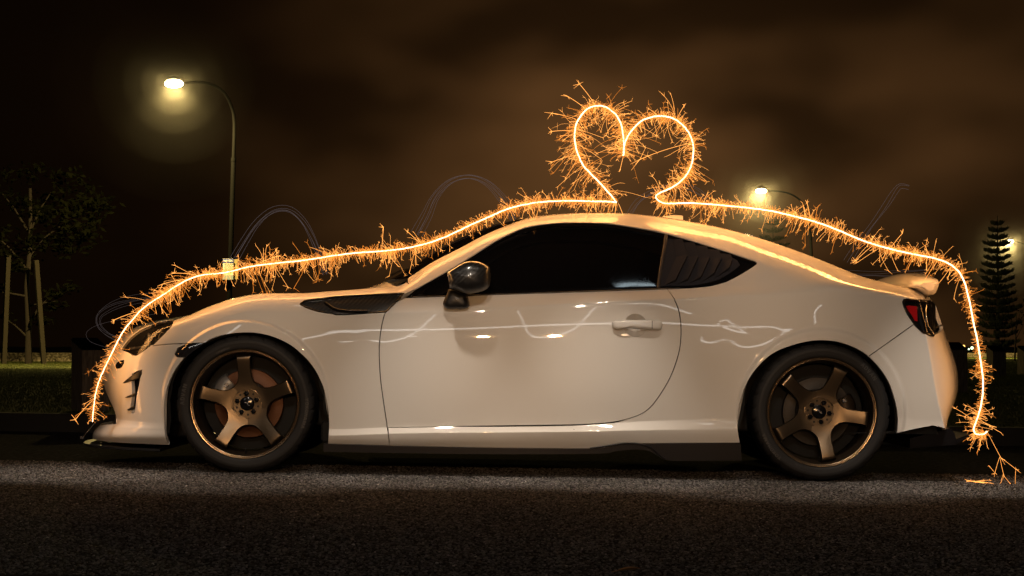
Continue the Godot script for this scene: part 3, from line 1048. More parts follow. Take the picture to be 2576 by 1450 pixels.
func build_louvre(car: Node3D) -> void:
	var slats := [
		[pts([1692.9, 601, 1715.8, 606.9]), pts([1701.2, 644.7, 1728.4, 647.9]), pts([1671.4, 716.9, 1700, 708.1])],
		[pts([1723.6, 608.7, 1746.2, 615.3]), pts([1728.4, 647, 1756.5, 650.2]), pts([1700.5, 715.8, 1731.4, 704.8])],
		[pts([1752.5, 616.4, 1777.1, 624.8]), pts([1756.8, 649.1, 1785.3, 652.5]), pts([1731.9, 713.2, 1763.5, 700.4])],
		[pts([1781.7, 625.6, 1808.1, 635.6]), pts([1785.7, 651.9, 1814.1, 654.8]), pts([1763.7, 708.9, 1796.5, 691.5])],
		[pts([1812.1, 635.9, 1839, 647]), pts([1814.9, 656, 1842.6, 657.7]), pts([1797.2, 700.2, 1835, 677.7])],
	]
	var base := Shape.new()
	var bp := on_skin(smooth_line(pts([1682.6, 596.4, 1715.8, 603.2, 1777.1, 622.2, 1839, 644.5, 1854.5, 652.5, 1861.3, 664, 1843, 680, 1808.6, 700.6, 1762.8, 713.2, 1717, 719, 1661.4, 722.2, 1667.1, 680]), 12.0, true))
	base.add(panel(bp, [], -0.006, 0.004))
	both("louvre_base", base, mat.louvre, car)
	for e in slats:
		var s := Shape.new()
		var rows := []
		for r in e:
			var a := find(r[0])
			var b := find(r[1])
			rows.append([skin(a.x, a.y, -0.004), skin(b.x, b.y, 0.016), skin(b.x, b.y, -0.006)])
		for k in 2:
			s.face4(rows[k][0], rows[k][1], rows[k + 1][1], rows[k + 1][0])
			s.face4(rows[k][1], rows[k][2], rows[k + 1][2], rows[k + 1][1])
		s.face(rows[0][0], rows[0][1], rows[0][2])
		s.face(rows[2][0], rows[2][2], rows[2][1])
		both("louvre_slat", s, mat.louvre, car)

func build_headlight(car: Node3D, outline: PackedVector2Array) -> void:
	var lens := both("headlight", panel(shrink(outline, 0.003), [], -0.002, 0.012), mat.lens, car)
	obj("headlight_housing", panel(outline, [], -0.045, 0.0).mesh(), mat.black_satin, lens)
	obj("headlight_wall", edge_band(outline, -0.014, -0.046).mesh(), mat.black_matt, lens)
	for p in [pts([353.6, 850.2]), pts([389.9, 839.9])]:
		var q := find(p[0])
		var s := Shape.new()
		var prof := []
		for k in 9:
			prof.append(Vector2(0.032 * cos(PI / 2.0 * k / 8.0), 0.018 * sin(PI / 2.0 * k / 8.0)))
		lathe(s, prof, 24)
		var n := skin_normal(q.x, q.y)
		var f := Vector3(-0.75, 0.1, 0.65).normalized()
		obj("projector", placed_shape(s, Transform3D(Basis.looking_at(-f), skin(q.x, q.y, -0.040))).mesh(), mat.lens, lens)
	for l in [pts([366.6, 833.4, 364.8, 850.2, 365, 868.4, 366.1, 876.7]), pts([317.4, 872.2, 332.9, 870.4, 348.5, 869.4, 364, 867.1])]:
		var s := band(dense(on_skin(smooth_line(l))), 0.004, -0.022, 0.03)
		obj("light_strip", s.mesh(), mat.caliper, lens)

func build_tail_lamp(car: Node3D, outline: PackedVector2Array) -> void:
	var lens := both("tail_light", panel(shrink(outline, 0.002), [], 0.004, 0.012), mat.lens, car)
	obj("tail_light_housing", panel(outline, [], -0.022, 0.0).mesh(), mat.black_gloss, lens)
	var red := on_skin(smooth_line(pts([2283.1, 768.9, 2310.5, 770.6, 2310, 778.3, 2310.9, 807.5, 2305.1, 806.2, 2296.7, 791.3, 2288.9, 780.9]), 8.0, true), T0, 2.0)
	obj("tail_light_red_panel", panel(red, [], -0.016, 0.003).mesh(), mat.red, lens)
	var frame := outline.duplicate()
	frame.append(outline[0])
	obj("tail_light_frame", band(frame, 0.006, 0.006, 0.012).mesh(), mat.black_gloss, lens)
	obj("tail_light_rib", band(dense(on_skin(smooth_line(pts([2331.6, 760.8, 2327.8, 780.9, 2328.4, 800.4, 2332.9, 819.8, 2347.2, 841.8])), T0, 2.05)), 0.003, 0.007, 0.004).mesh(), mat.chrome, lens)
	obj("tail_light_rib", band(dense(on_skin(smooth_line(pts([2320.6, 769.3, 2321.3, 787.4, 2324.5, 810.7, 2331.6, 831.4])), T0, 2.05)), 0.002, -0.012, 0.02).mesh(), mat.louvre, lens)

# ---------------------------------------------------------------- wheels, turned round their own z axis, the outer face towards +z
func build_tyre(s: Shape) -> void:
	var half := [Vector2(0.2465, 0.094), Vector2(0.2505, 0.1065), Vector2(0.256, 0.1105), Vector2(0.266, 0.1125), Vector2(0.276, 0.1135), Vector2(0.2765, 0.1145), Vector2(0.288, 0.1135), Vector2(0.2885, 0.1122), Vector2(0.298, 0.108), Vector2(0.3035, 0.1035), Vector2(0.308, 0.096), Vector2(0.3115, 0.086), Vector2(0.3125, 0.078)]
	var prof := half.duplicate()
	for g in [0.045, 0.0, -0.045]:
		prof.append_array([Vector2(0.3135, g + 0.0055), Vector2(0.3065, g + 0.0045), Vector2(0.3065, g - 0.0045), Vector2(0.3135, g - 0.0055)])
	for k in half.size():
		var p: Vector2 = half[half.size() - 1 - k]
		prof.append(Vector2(p.x, -p.y))
	var seg := 288
	var rows := []
	for p in prof:
		var row := []
		for j in seg:
			var a := TAU * j / seg
			var r: float = p.x
			var ph := fposmod(j + p.y * 40.0, 9.0)
			if p.x > 0.3 and absf(p.y) > 0.06 and ph < 1.5:
				r -= 0.005
			row.append(Vector3(cos(a) * r, sin(a) * r, p.y))
		rows.append(row)
	grid(s, rows, true)

func spoke_face(r: float) -> float:
	return spl([0.04, 0.0455, 0.066, 0.0465, 0.088, 0.0485, 0.112, 0.053, 0.15, 0.0615, 0.19, 0.070, 0.205, 0.0725, 0.2135, 0.072, 0.2185, 0.068, 0.2225, 0.058, 0.228, 0.04], r)

func spoke(s: Shape) -> void:   # one arm of the rim, pointing along +y; near the hub it fills its fifth of the circle
	var rows := []
	for e in [[0.0655, 0.08], [0.074, 0.07], [0.079, 0.0605], [0.084, 0.054], [0.09, 0.0475], [0.096, 0.0425], [0.103, 0.0382], [0.112, 0.0346], [0.125, 0.0318], [0.15, 0.0305], [0.17, 0.0302], [0.19, 0.0306], [0.205, 0.0322], [0.2135, 0.034], [0.2185, 0.0355], [0.2225, 0.037], [0.228, 0.040]]:
		var r: float = e[0]
		var w: float = e[1]
		var lim := r * tan(PI / 5.0)
		var first: bool = rows.is_empty()
		if first:
			lim = r * sin(PI / 5.0)
		var row := []
		for q in [[-0.9, -0.034], [-1.0, -0.013], [-0.985, -0.0045], [-0.88, 0.0], [-0.4, 0.0006], [0.0, 0.0008], [0.4, 0.0006], [0.88, 0.0], [0.985, -0.0045], [1.0, -0.013], [0.9, -0.034]]:
			var x: float = q[0] * w
			var dz: float = q[1]
			if absf(x) > lim:
				dz = lerpf(dz, 0.0, clampf((absf(x) - lim) / 0.004, 0, 1)) if dz > -0.03 else dz
				x = lim * signf(x)
			var y := sqrt(r * r - x * x) if first else r
			row.append(Vector3(x, y, spoke_face(Vector2(x, y).length() if r < 0.12 else r) + dz))
		rows.append(row)
	for cut in [[0, 1], [1, 3], [3, 7], [7, 9], [9, 10]]:   # crisp edges between face, chamfers and flanks
		var strip := []
		for r in rows:
			strip.append(r.slice(cut[0], cut[1] + 1))
		grid(s, strip)

func rim_text(s: Shape, words: String, radius: float, height: float, mid: float, z: float, flip := false) -> void:   # raised letters round a circle, centred on the angle «mid»
	var gaps := []
	var whole := 0.0
	for ch in words:
		var l := lettering(ch, height)
		var w := height * 0.45
		if l.v.size():
			var lo := l.v[0].x
			var hi := l.v[0].x
			for p in l.v:
				lo = minf(lo, p.x)
				hi = maxf(hi, p.x)
			w = hi - lo + height * 0.22
		gaps.append([l, w])
		whole += w
	var at := -whole / 2.0
	for e in gaps:
		var a: float = mid - (at + e[1] / 2.0) / radius * (-1.0 if flip else 1.0)
		var b := Basis(Vector3.BACK, a - PI / 2.0 + (PI if flip else 0.0))
		if e[0].v.size():
			s.add(e[0], Transform3D(b, Vector3(cos(a) * radius, sin(a) * radius, z)))
		at += e[1]

func make_wheel(car: Node3D, called: String, at: Vector3, turn: float, front: bool, far := false) -> Node3D:
	var w := group_part(called, car)
	w.position = at
	if far:
		w.rotation.y = PI
	var s := Shape.new()
	build_tyre(s)
	var ty := obj("tyre", s.mesh(), mat.tyre, w)
	if not far:
		s = Shape.new()
		rim_text(s, "YOKOHAMA", 0.2625, 0.008, deg_to_rad(113 if front else 250), 0.1125)
		rim_text(s, "YOKOHAMA", 0.282, 0.017, deg_to_rad(-8 if front else 215), 0.1142)
		rim_text(s, "ADVAN", 0.282, 0.019, deg_to_rad(172 if front else 42), 0.1142)
		obj("tyre_lettering", s.mesh(), mat.tyre_letter, w)
	s = Shape.new()
	lathe(s, [Vector2(0.2475, 0.088), Vector2(0.2492, 0.0985), Vector2(0.2487, 0.1035), Vector2(0.2465, 0.1055), Vector2(0.2435, 0.1050), Vector2(0.2423, 0.1020), Vector2(0.2405, 0.1012), Vector2(0.2390, 0.1032), Vector2(0.2366, 0.1026), Vector2(0.2352, 0.0985)], 120)
	obj("rim_lip", s.mesh(), mat.lip, w)
	s = Shape.new()
	lathe(s, [Vector2(0.2352, 0.0985), Vector2(0.2345, 0.08), Vector2(0.229, 0.05), Vector2(0.2245, 0.035), Vector2(0.2225, 0.0), Vector2(0.2225, -0.085), Vector2(0.24, -0.1)], 120)
	obj("rim", s.mesh(), mat.barrel, w)
	for k in 5:
		s = Shape.new()
		spoke(s)
		var o := obj("spoke", s.mesh(), mat.bronze, w)
		o.rotation.z = turn + TAU * k / 5.0 - PI / 2.0
	s = Shape.new()
	lathe(s, [Vector2(0.072, 0.047), Vector2(0.0675, 0.0475), Vector2(0.0655, 0.045), Vector2(0.0645, 0.032), Vector2(0.033, 0.031), Vector2(0.033, 0.02)], 60)
	obj("hub", s.mesh(), mat.bronze, w)
	for k in 5:
		var a := turn + TAU * k / 5.0
		s = Shape.new()
		lathe(s, [Vector2(0.0155, 0.030), Vector2(0.0155, 0.0325), Vector2(0.0145, 0.0325)], 20)
		lathe(s, [Vector2(0.0118, 0.0325), Vector2(0.0118, 0.044), Vector2(0.0095, 0.0475), Vector2(0.0, 0.048)], 6)
		var o := obj("lug_nut", s.mesh(), mat.black_gloss, w)
		o.position = Vector3(cos(a), sin(a), 0) * 0.0465
		s = Shape.new()
		lathe(s, [Vector2(0.0052, 0.0322), Vector2(0.0, 0.0324)], 12)
		var h := obj("hub_hole", s.mesh(), mat.black_matt, w)
		h.position = Vector3(cos(a + 0.628), sin(a + 0.628), 0) * 0.051
	s = Shape.new()
	lathe(s, [Vector2(0.0325, 0.028), Vector2(0.0325, 0.040), Vector2(0.0305, 0.043), Vector2(0.026, 0.0445), Vector2(0.0, 0.0455)], 40)
	var cap := obj("centre_cap", s.mesh(), mat.black_gloss, w)
	s = Shape.new()
	for e in [[-0.002, 0.004, 0.018], [0.006, -0.005, 0.012]]:
		box(s, Vector3(e[0], e[1], 0.0462), Vector3(e[2] * 0.5, 0.0016, 0.0003), 0.0, Basis(Vector3.BACK, -0.35))
	obj("cap_emblem", s.mesh(), mat.steel, cap)
	s = Shape.new()
	tube(s, PackedVector3Array([Vector3(0, -0.226, 0.045), Vector3(0, -0.214, 0.055), Vector3(0, -0.204, 0.066)]), 0.005, 0.0035, 10)
	obj("valve", s.mesh(), mat.black_matt, w)
	# brake behind the spokes
	s = Shape.new()
	lathe(s, [Vector2(0.158, -0.045), Vector2(0.158, -0.023), Vector2(0.156, -0.021), Vector2(0.104, -0.021), Vector2(0.10, -0.018)], 72)
	obj("brake_disc", s.mesh(), mat.disc if front else mat.disc_dark, w)
	s = Shape.new()
	lathe(s, [Vector2(0.101, -0.03), Vector2(0.099, 0.004), Vector2(0.085, 0.012), Vector2(0.03, 0.013)], 48)
	obj("disc_bell", s.mesh(), mat.black_satin, w)
	s = Shape.new()
	var a0 := 2.25 if front else -0.2
	var rows := []
	for k in 13:
		var a := a0 + 0.72 * k / 12.0
		var e := Vector3(cos(a), sin(a), 0)
		var rr := 0.006 * sin(PI * k / 12.0)
		rows.append([e * 0.098 + Vector3(0, 0, -0.02), e * (0.10 - rr * 0.5) + Vector3(0, 0, 0.005), e * 0.112 + Vector3(0, 0, 0.017), e * 0.135 + Vector3(0, 0, 0.02), e * (0.158 + rr) + Vector3(0, 0, 0.014), e * (0.172 + rr) + Vector3(0, 0, -0.005), e * 0.172 + Vector3(0, 0, -0.06)])
	grid(s, rows)
	for k in [0, 12]:
		var r: Array = rows[k]
		for j in range(1, r.size() - 1):
			s.face(r[0], r[j], r[j + 1])
	var cal := obj("brake_caliper", s.mesh(), mat.caliper if front else mat.barrel, w)
	for f in [0.2, 0.62]:
		s = Shape.new()
		var a: float = a0 + f
		var c := Vector3(cos(a), sin(a), 0) * 0.128
		var q := Shape.new()
		lathe(q, [Vector2(0.0105, 0.0), Vector2(0.0105, 0.010), Vector2(0.009, 0.012), Vector2(0.0, 0.012)], 16)
		s.add(q, Transform3D(Basis(), c + Vector3(0, 0, 0.0185)))
		obj("caliper_bolt", s.mesh(), mat.steel, cal)
	s = Shape.new()
	lathe(s, [Vector2(0.215, -0.07), Vector2(0.02, -0.068)], 48)
	obj("back_plate", s.mesh(), mat.black_matt, w)
	return w

# ---------------------------------------------------------------- the pieces that are not skin
func car_outline(px: PackedVector2Array, z: float) -> PackedVector2Array:
	var r := PackedVector2Array()
	for p in px:
		var q := px_car(p, z)
		r.append(Vector2(q.x, q.y))
	return r

func build_mirror(car: Node3D) -> void:
	var m := group_part("wing_mirror", car)
	# the housing: a rounded shell that is deep towards the nose and cut off towards the glass
	var rings := []
	var upper := smooth_line(pts([1124.9, 685.9, 1134.4, 679.4, 1151, 669, 1167.7, 659.5, 1181.6, 657, 1195.4, 656.9, 1206.6, 658.6, 1217.7, 662.7, 1227.4, 668.3, 1233.2, 672.7, 1234, 687, 1233.3, 707.8, 1231.5, 718.9, 1226, 725.9, 1214.9, 732.1, 1198.2, 736.3, 1184.3, 739.1, 1173.2, 739.8, 1162.1, 736.3, 1151, 731.4, 1138.5, 727.3, 1129.5, 724.2, 1126.7, 706.4]), 10.0, true)
	var c := pts([1178.8, 699.5])[0]
	for e in [[0.845, 0.25], [0.852, 0.62], [0.87, 0.85], [0.90, 0.97], [0.935, 1.0], [0.97, 0.985], [1.0, 0.93], [1.022, 0.82], [1.036, 0.62], [1.044, 0.35], [1.047, 0.02]]:
		var row := []
		for p in upper:
			row.append(px_car(c + (p - c) * e[1], 0.96) + Vector3(0, 0, e[0] - 0.96))
		rings.append(row)
	var s := Shape.new()
	grid(s, rings, true)
	# split in the carbon cap above and the black underside
	var cap := Shape.new()
	var low := Shape.new()
	for k in range(0, s.i.size(), 3):
		var mid := (s.v[s.i[k]] + s.v[s.i[k + 1]] + s.v[s.i[k + 2]]) / 3.0
		var q := car_px(mid)
		var line := lerpf(865.0, 600.0, clampf(((q.x - 1073.3) * 7.204 - 400.0) / 720.0, 0, 1))
		var to := cap if (q.y - 603.7) * 7.204 < line else low
		var id := []
		for j in 3:
			id.append(to.put(s.v[s.i[k + j]], s.n[s.i[k + j]]))
		to.tri(id[0], id[1], id[2])
	obj("mirror_cap", cap.mesh(), mat.carbon, m)
	obj("mirror_shell", low.mesh(), mat.black_satin, m)
	var foot := smooth_line(pts([1128.5, 728.4, 1135.8, 728.7, 1144.8, 730.7, 1156.6, 736.3, 1170.5, 740.5, 1175.3, 742.5, 1180.2, 760.6, 1180.9, 768.9, 1176.7, 775.2, 1169.1, 777.2, 1139.9, 777.5, 1124.7, 777.2, 1117.7, 772.4, 1113.8, 765.4, 1114.9, 759.2, 1121.9, 743.9]), 8.0, true)
	var f2 := Shape.new()
	var rows := []
	var fc := pts([1148.3, 755])[0]
	for e in [[0.80, 1.0], [0.86, 1.0], [0.888, 0.97], [0.902, 0.85], [0.908, 0.55], [0.909, 0.02]]:
		var row := []
		for p in foot:
			row.append(px_car(fc + (p - fc) * e[1], 0.87) + Vector3(0, 0, e[0] - 0.87))
		rows.append(row)
	grid(f2, rows, true)
	obj("mirror_foot", f2.mesh(), mat.black_satin, m)
	var far := group_part("wing_mirror", car)
	obj("mirror_cap", mirrored(cap).mesh(), mat.carbon, far)
	obj("mirror_shell", mirrored(low).mesh(), mat.black_satin, far)
	obj("mirror_foot", mirrored(f2).mesh(), mat.black_satin, far)

func build_trim(car: Node3D) -> void:
	# side skirt: a black blade along the sill with a raised fin before the rear wheel
	var sk := joined([smooth_line(pts([814, 1117, 980, 1122.5, 1222, 1127.5, 1484, 1129, 1530, 1122, 1570, 1117, 1640, 1116, 1862, 1114.5]), 20.0), pts([1866, 1159, 1690, 1160]), smooth_line(pts([1690, 1160, 1668, 1156, 1652, 1146, 1636, 1136, 1600, 1131, 1545, 1136, 1500, 1142, 1222, 1143, 980, 1140, 814, 1137]), 14.0)])
	for sg in [1.0, -1.0]:
		var s := Shape.new()
		plate(s, car_outline(sk, 0.872), 0.70, 0.884, 0.008, Transform3D(Basis.from_scale(Vector3(1, 1, sg)), Vector3.ZERO))
		obj("side_skirt", s.mesh(), mat.skirt, car)
	var lip := Shape.new()
	var a := smooth_line(pts([1484, 1129, 1530, 1122, 1570, 1116, 1610, 1118, 1640, 1128, 1656, 1144, 1675, 1156]), 8.0)
	var p3 := PackedVector3Array()
	for p in a:
		p3.append(px_car(p, 0.884))
	tube(lip, p3, 0.004, 0.004, 8)
	both("skirt_fin", lip, mat.skirt, car)
	# front splitter: a thin tray that follows the bumper
	var top := PackedVector2Array()
	for k in 31:
		var t := lerpf(-1.56, T0, k / 30.0)
		var q := skin(t, 0.2)
		top.append(Vector2(q.x - 0.035 * smoothstep(-1.6, -1.9, t), q.z + 0.022))
	var whole := top.duplicate()
	for k in range(30, -1, -1):
		whole.append(Vector2(top[k].x, -top[k].y))
	var sp := Shape.new()
	plate(sp, whole, 0.0, 0.012, 0.003)
	obj("front_splitter", placed_shape(sp, Transform3D(Basis(Vector3(1, 0, 0), Vector3(0, 0, 1), Vector3(0, -1, 0)), Vector3(0, 0.102, 0))).mesh(), mat.black_satin, car)
	for sg in [1.0, -1.0]:
		var rod := Shape.new()
		var r0 := px_car(pts([206, 1102])[0], 0.3)
		var r1 := px_car(pts([262, 1034])[0], 0.3)
		r0.z *= sg
		r1.z *= sg
		tube(rod, PackedVector3Array([r0, r1]), 0.0035, 0.0035, 10)
		box(rod, r0, Vector3(0.010, 0.008, 0.008), 0.002)
		obj("splitter_rod", rod.mesh(), mat.steel, car)
	# rear: diffuser and exhaust
	var df := car_outline(pts([2254, 1096, 2352, 1071, 2362, 1083, 2366, 1098, 2400, 1085, 2402, 1090, 2362, 1112, 2254, 1120]), 0.5)
	for sg in [1.0, -1.0]:
		var s := Shape.new()
		plate(s, df, 0.0, 0.80, 0.01, Transform3D(Basis.from_scale(Vector3(1, 1, sg)), Vector3(0, 0, 0)))
		obj("rear_diffuser", s.mesh(), mat.skirt, car)
		s = Shape.new()
		lathe(s, [Vector2(0.045, 0.0), Vector2(0.045, 0.16), Vector2(0.048, 0.165), Vector2(0.042, 0.166), Vector2(0.040, 0.05), Vector2(0.0, 0.05)], 28)
		obj("exhaust_pipe", placed_shape(s, Transform3D(Basis(Vector3.UP, PI / 2.0), Vector3(1.87, 0.2, 0.45 * sg))).mesh(), mat.steel, car)
	# spoiler: an arched wing on the boot lid
	var prof := smooth_line(pts([2289.5, 722, 2292.8, 716.1, 2298.6, 709.7, 2312.2, 706, 2334.2, 703.2, 2352.4, 703.2, 2364, 706.4, 2366.9, 713.6, 2364, 722.6, 2357.6, 738.2, 2352.4, 741.4, 2336.8, 742.4, 2331.6, 740.1, 2326.5, 734.9, 2314.8, 729.1, 2303.1, 724.6]), 9.0, true)
	var s3 := Shape.new()
	var rows := []
	var c := Vector2.ZERO
	var o2 := car_outline(prof, 0.66)
	for p in o2:
		c += p
	c /= o2.size()
	for k in 29:
		var f := -1.0 + 2.0 * k / 28.0
		var z := 0.66 * f
		var sc := 1.0 if absf(f) < 0.97 else 0.9
		var row := []
		for p in o2:
			var q := c + (p - c) * sc
			var lift := 0.055 * (1.0 - pow(absf(f), 2.2)) * smoothstep(-0.02, 0.03, q.y - c.y)
			row.append(Vector3(q.x + 0.05 * (1.0 - f * f) * 0.4, q.y + lift, z))
		rows.append(row)
	var e0 := []
	var e1 := []
	for p in o2:
		var q := c + (p - c) * 0.5
		e0.append(Vector3(q.x, q.y, -0.676))
		e1.append(Vector3(q.x, q.y, 0.676))
	rows.push_front(e0)
	rows.append(e1)
	grid(s3, rows, true)
	for r in [e0, e1]:
		for k in r.size() - 2:
			s3.face(r[0], r[k + 1], r[k + 2])
	obj("spoiler", s3.mesh(), mat.paint, car)
	# aerial on the roof
	var fin := car_outline(smooth_line(pts([1664.3, 546.9, 1680, 543.7, 1695.6, 541.8, 1713.2, 542.6, 1717.5, 544.5, 1717.8, 554.7, 1687.8, 553.1]), 6.0, true), 0.0)
	var s4 := Shape.new()
	plate(s4, fin, -0.016, 0.016, 0.008)
	obj("roof_aerial", s4.mesh(), mat.paint, car)
	# wiper, seats and steering wheel
	var wp := Shape.new()
	tube(wp, PackedVector3Array([skin(-0.60, 11.4, 0.012), skin(-0.54, 11.0, 0.012), skin(-0.47, 10.5, 0.012)]), 0.006, 0.004, 8)
	obj("wiper", wp.mesh(), mat.black_matt, car)
	for sg in [1.0, -1.0]:
		var st := group_part("seat", car)
		var q := Shape.new()
		box(q, Vector3(0.25, 0.42, 0.36 * sg), Vector3(0.24, 0.07, 0.23), 0.04)
		obj("seat_cushion", q.mesh(), mat.seat, st)
		q = Shape.new()
		box(q, Vector3(0.56, 0.68, 0.36 * sg), Vector3(0.06, 0.27, 0.22), 0.04, Basis(Vector3.BACK, -0.35))
		obj("seat_back", q.mesh(), mat.seat, st)
	var sw := Shape.new()
	var ring := PackedVector3Array()
	for k in 33:
		var an := TAU * k / 32.0
		ring.append(Vector3(-0.10 + 0.06 * sin(an), 0.72 + 0.16 * sin(an), 0.36 + 0.17 * cos(an)))
	tube(sw, ring, 0.014, 0.014, 8, false)
	obj("steering_wheel", sw.mesh(), mat.seat, car)

func build_car() -> void:
	var car := thing("white_coupe", "white two-door sports coupe with bronze five-spoke wheels and black louvred rear window, parked side-on", "car")
	car.rotation.z = -TILT
	build_body(car)
	build_mirror(car)
	build_trim(car)
	make_wheel(car, "front_wheel", Vector3(FRONT_AXLE.x, FRONT_AXLE.y, 0.755), deg_to_rad(94.3), true)
	make_wheel(car, "rear_wheel", Vector3(REAR_AXLE.x, REAR_AXLE.y, 0.765), deg_to_rad(65.0), false)
	make_wheel(car, "front_wheel", Vector3(FRONT_AXLE.x, FRONT_AXLE.y, -0.755), 0.3, true, true)
	make_wheel(car, "rear_wheel", Vector3(REAR_AXLE.x, REAR_AXLE.y, -0.765), 0.9, false, true)

# ---------------------------------------------------------------- the place
const ROAD_FAR := -2.7

func ground_y(x: float, z: float) -> float:
	var tilt := -TILT * clampf(x, -9.0, 9.0) * (1.0 - smoothstep(-10.0, -4.0, -z - 14.0 + 0.0)) if false else -TILT * clampf(x, -9.0, 9.0)
	var d := EYE_Z - z
	if z > ROAD_FAR:
		return tilt
	var rise := lerpf(0.11, 0.29, smoothstep(13.0, 34.0, d))
	return tilt * (1.0 - smoothstep(14.0, 30.0, d)) + rise

func sheet(called: String, xs: Array, zs: Array, lift: float, m: Material, own := -1e9) -> MeshInstance3D:
	var s := Shape.new()
	var rows := []
	for z in zs:
		var row := []
		for x in xs:
			row.append(Vector3(x, (ground_y(x, z) if own < -1e8 else own) + lift, z))
		rows.append(row)
	grid(s, rows)
	var o := obj(called, s.mesh(), m)
	o.set_meta("kind", "structure")
	return o

func steps(a: float, b: float, n: int) -> Array:
	var r := []
	for k in n + 1:
		r.append(lerpf(a, b, float(k) / n))
	return r

func build_ground() -> void:
	var asphalt := std(Color.WHITE, 1.0)
	asphalt.metallic_specular = 0.08
	asphalt.albedo_texture = noise_tex(3, 0.035, 1024, FastNoiseLite.TYPE_CELLULAR, 2, [[0.0, 0.45, 0.75, 1.0], [Color(0.014, 0.013, 0.012), Color(0.03, 0.027, 0.025), Color(0.05, 0.046, 0.042), Color(0.10, 0.09, 0.08)]])
	asphalt.heightmap_enabled = true
	asphalt.heightmap_texture = noise_tex(5, 0.06, 1024, FastNoiseLite.TYPE_CELLULAR, 2)
	asphalt.heightmap_scale = 0.7
	triplanar(asphalt, 0.9)
	sheet("road", [-160.0, -30.0, -9.0, 0.0, 9.0, 30.0, 160.0], [ROAD_FAR + 0.001, 4.0, 16.0, 60.0], 0.0, asphalt)
	var kerb := Shape.new()
	var rows := []
	for x in [-160.0, -30.0, -9.0, 0.0, 9.0, 30.0, 160.0]:
		var y := ground_y(x, 0.0)
		rows.append([Vector3(x, y - 0.02, ROAD_FAR + 0.002), Vector3(x, y + 0.10, ROAD_FAR - 0.015), Vector3(x, y + 0.118, ROAD_FAR - 0.035), Vector3(x, y + 0.118, ROAD_FAR - 0.16), Vector3(x, y + 0.02, ROAD_FAR - 0.165)])
	grid(kerb, rows)
	obj("kerb", kerb.mesh(), std(Color(0.025, 0.023, 0.02), 1.0)).set_meta("kind", "structure")
	var soil := std(Color.WHITE, 0.95)
	soil.metallic_specular = 0.1
	soil.albedo_texture = noise_tex(8, 0.02, 512, FastNoiseLite.TYPE_SIMPLEX_SMOOTH, 5, [[0.0, 0.5, 1.0], [Color(0.018, 0.022, 0.006), Color(0.04, 0.052, 0.012), Color(0.075, 0.08, 0.025)]])
	triplanar(soil, 0.35)
	var zs := [ROAD_FAR - 0.16]
	zs.append_array(steps(-3.2, -32.0, 30))
	zs.append_array([-45.0, -70.0, -105.0])
	sheet("lawn", steps(-60.0, 60.0, 24), zs, 0.0, soil)
	var water := std(Color(0.006, 0.008, 0.01), 0.25)
	sheet("water", [-3000.0, 0.0, 3000.0], [-104.0, -800.0, -3600.0], 0.0, water, -0.35)
	# loose chippings bedded in the road surface, and grass blades on the lit lawn
	var chip := Shape.new()
	var top := Vector3(0.1, 0.62, 0.05)
	var ring := []
	for k in 6:
		var a := TAU * k / 6.0
		var r := [1.0, 0.8, 0.95, 0.75, 1.05, 0.85][k] as float
		ring.append([Vector3(cos(a) * r * 0.75, 0.42, sin(a) * r * 0.7), Vector3(cos(a) * r, -0.5, sin(a) * r)])
	for k in 6:
		var a: Array = ring[k]
		var b: Array = ring[(k + 1) % 6]
		chip.face(top, b[0], a[0])
		chip.face4(a[0], b[0], b[1], a[1])
	var stone := std(Color.WHITE, 0.7)
	stone.vertex_color_use_as_albedo = true
	var mm := MultiMesh.new()
	mm.transform_format = MultiMesh.TRANSFORM_3D
	mm.use_colors = true
	mm.mesh = chip.mesh()
	var n := 200000
	mm.instance_count = n
	rng.seed = 11
	for k in n:
		var z := lerpf(0.2, 4.5, pow(rng.randf(), 0.85))
		var half := 3.3
		var x := rng.randf_range(-half, half)
		var sc := rng.randf_range(0.0028, 0.0062)
		if rng.randf() < 0.05:
			sc *= 1.35
		var b := Basis(Vector3.UP, rng.randf() * TAU) * Basis(Vector3.RIGHT, rng.randf_range(-0.35, 0.35))
		mm.set_instance_transform(k, Transform3D(b.scaled(Vector3(sc, sc * rng.randf_range(0.6, 1.1), sc)), Vector3(x, ground_y(x, z) + sc * 0.1, z)))
		var t := rng.randf()
		var g := lerpf(0.03, 0.20, t * t) * (2.2 if rng.randf() < 0.025 else 1.0)
		mm.set_instance_color(k, Color(g * 1.04, g * rng.randf_range(0.9, 1.0), g * rng.randf_range(0.82, 0.98)))
	var mi := MultiMeshInstance3D.new()
	mi.name = "road_chippings"
	mi.multimesh = mm
	mi.material_override = stone
	add_child(mi)
	tag(mi, "coarse grey and brown stone chips bedded in the asphalt before the car", "gravel", "", "stuff")
	var tuft := Shape.new()
	for k in 5:
		var a := TAU * k / 5.0 + 0.4
		var d := Vector3(cos(a), 0, sin(a))
		var w := Vector3(-d.z, 0, d.x) * 0.12
		tuft.face4(-w, w, d * 0.25 + Vector3(0, 0.65, 0) + w * 0.7, d * 0.25 + Vector3(0, 0.65, 0) - w * 0.7)
		tuft.face(d * 0.25 + Vector3(0, 0.65, 0) - w * 0.7, d * 0.25 + Vector3(0, 0.65, 0) + w * 0.7, d * 0.6 + Vector3(0, 1.0, 0))
	var blade := std(Color.WHITE, 0.7)
	blade.vertex_color_use_as_albedo = true
	blade.backlight_enabled = true
	blade.backlight = Color(0.25, 0.3, 0.05)
	var mg := MultiMesh.new()
	mg.transform_format = MultiMesh.TRANSFORM_3D
	mg.use_colors = true
	mg.mesh = tuft.mesh()
	n = 90000
	mg.instance_count = n
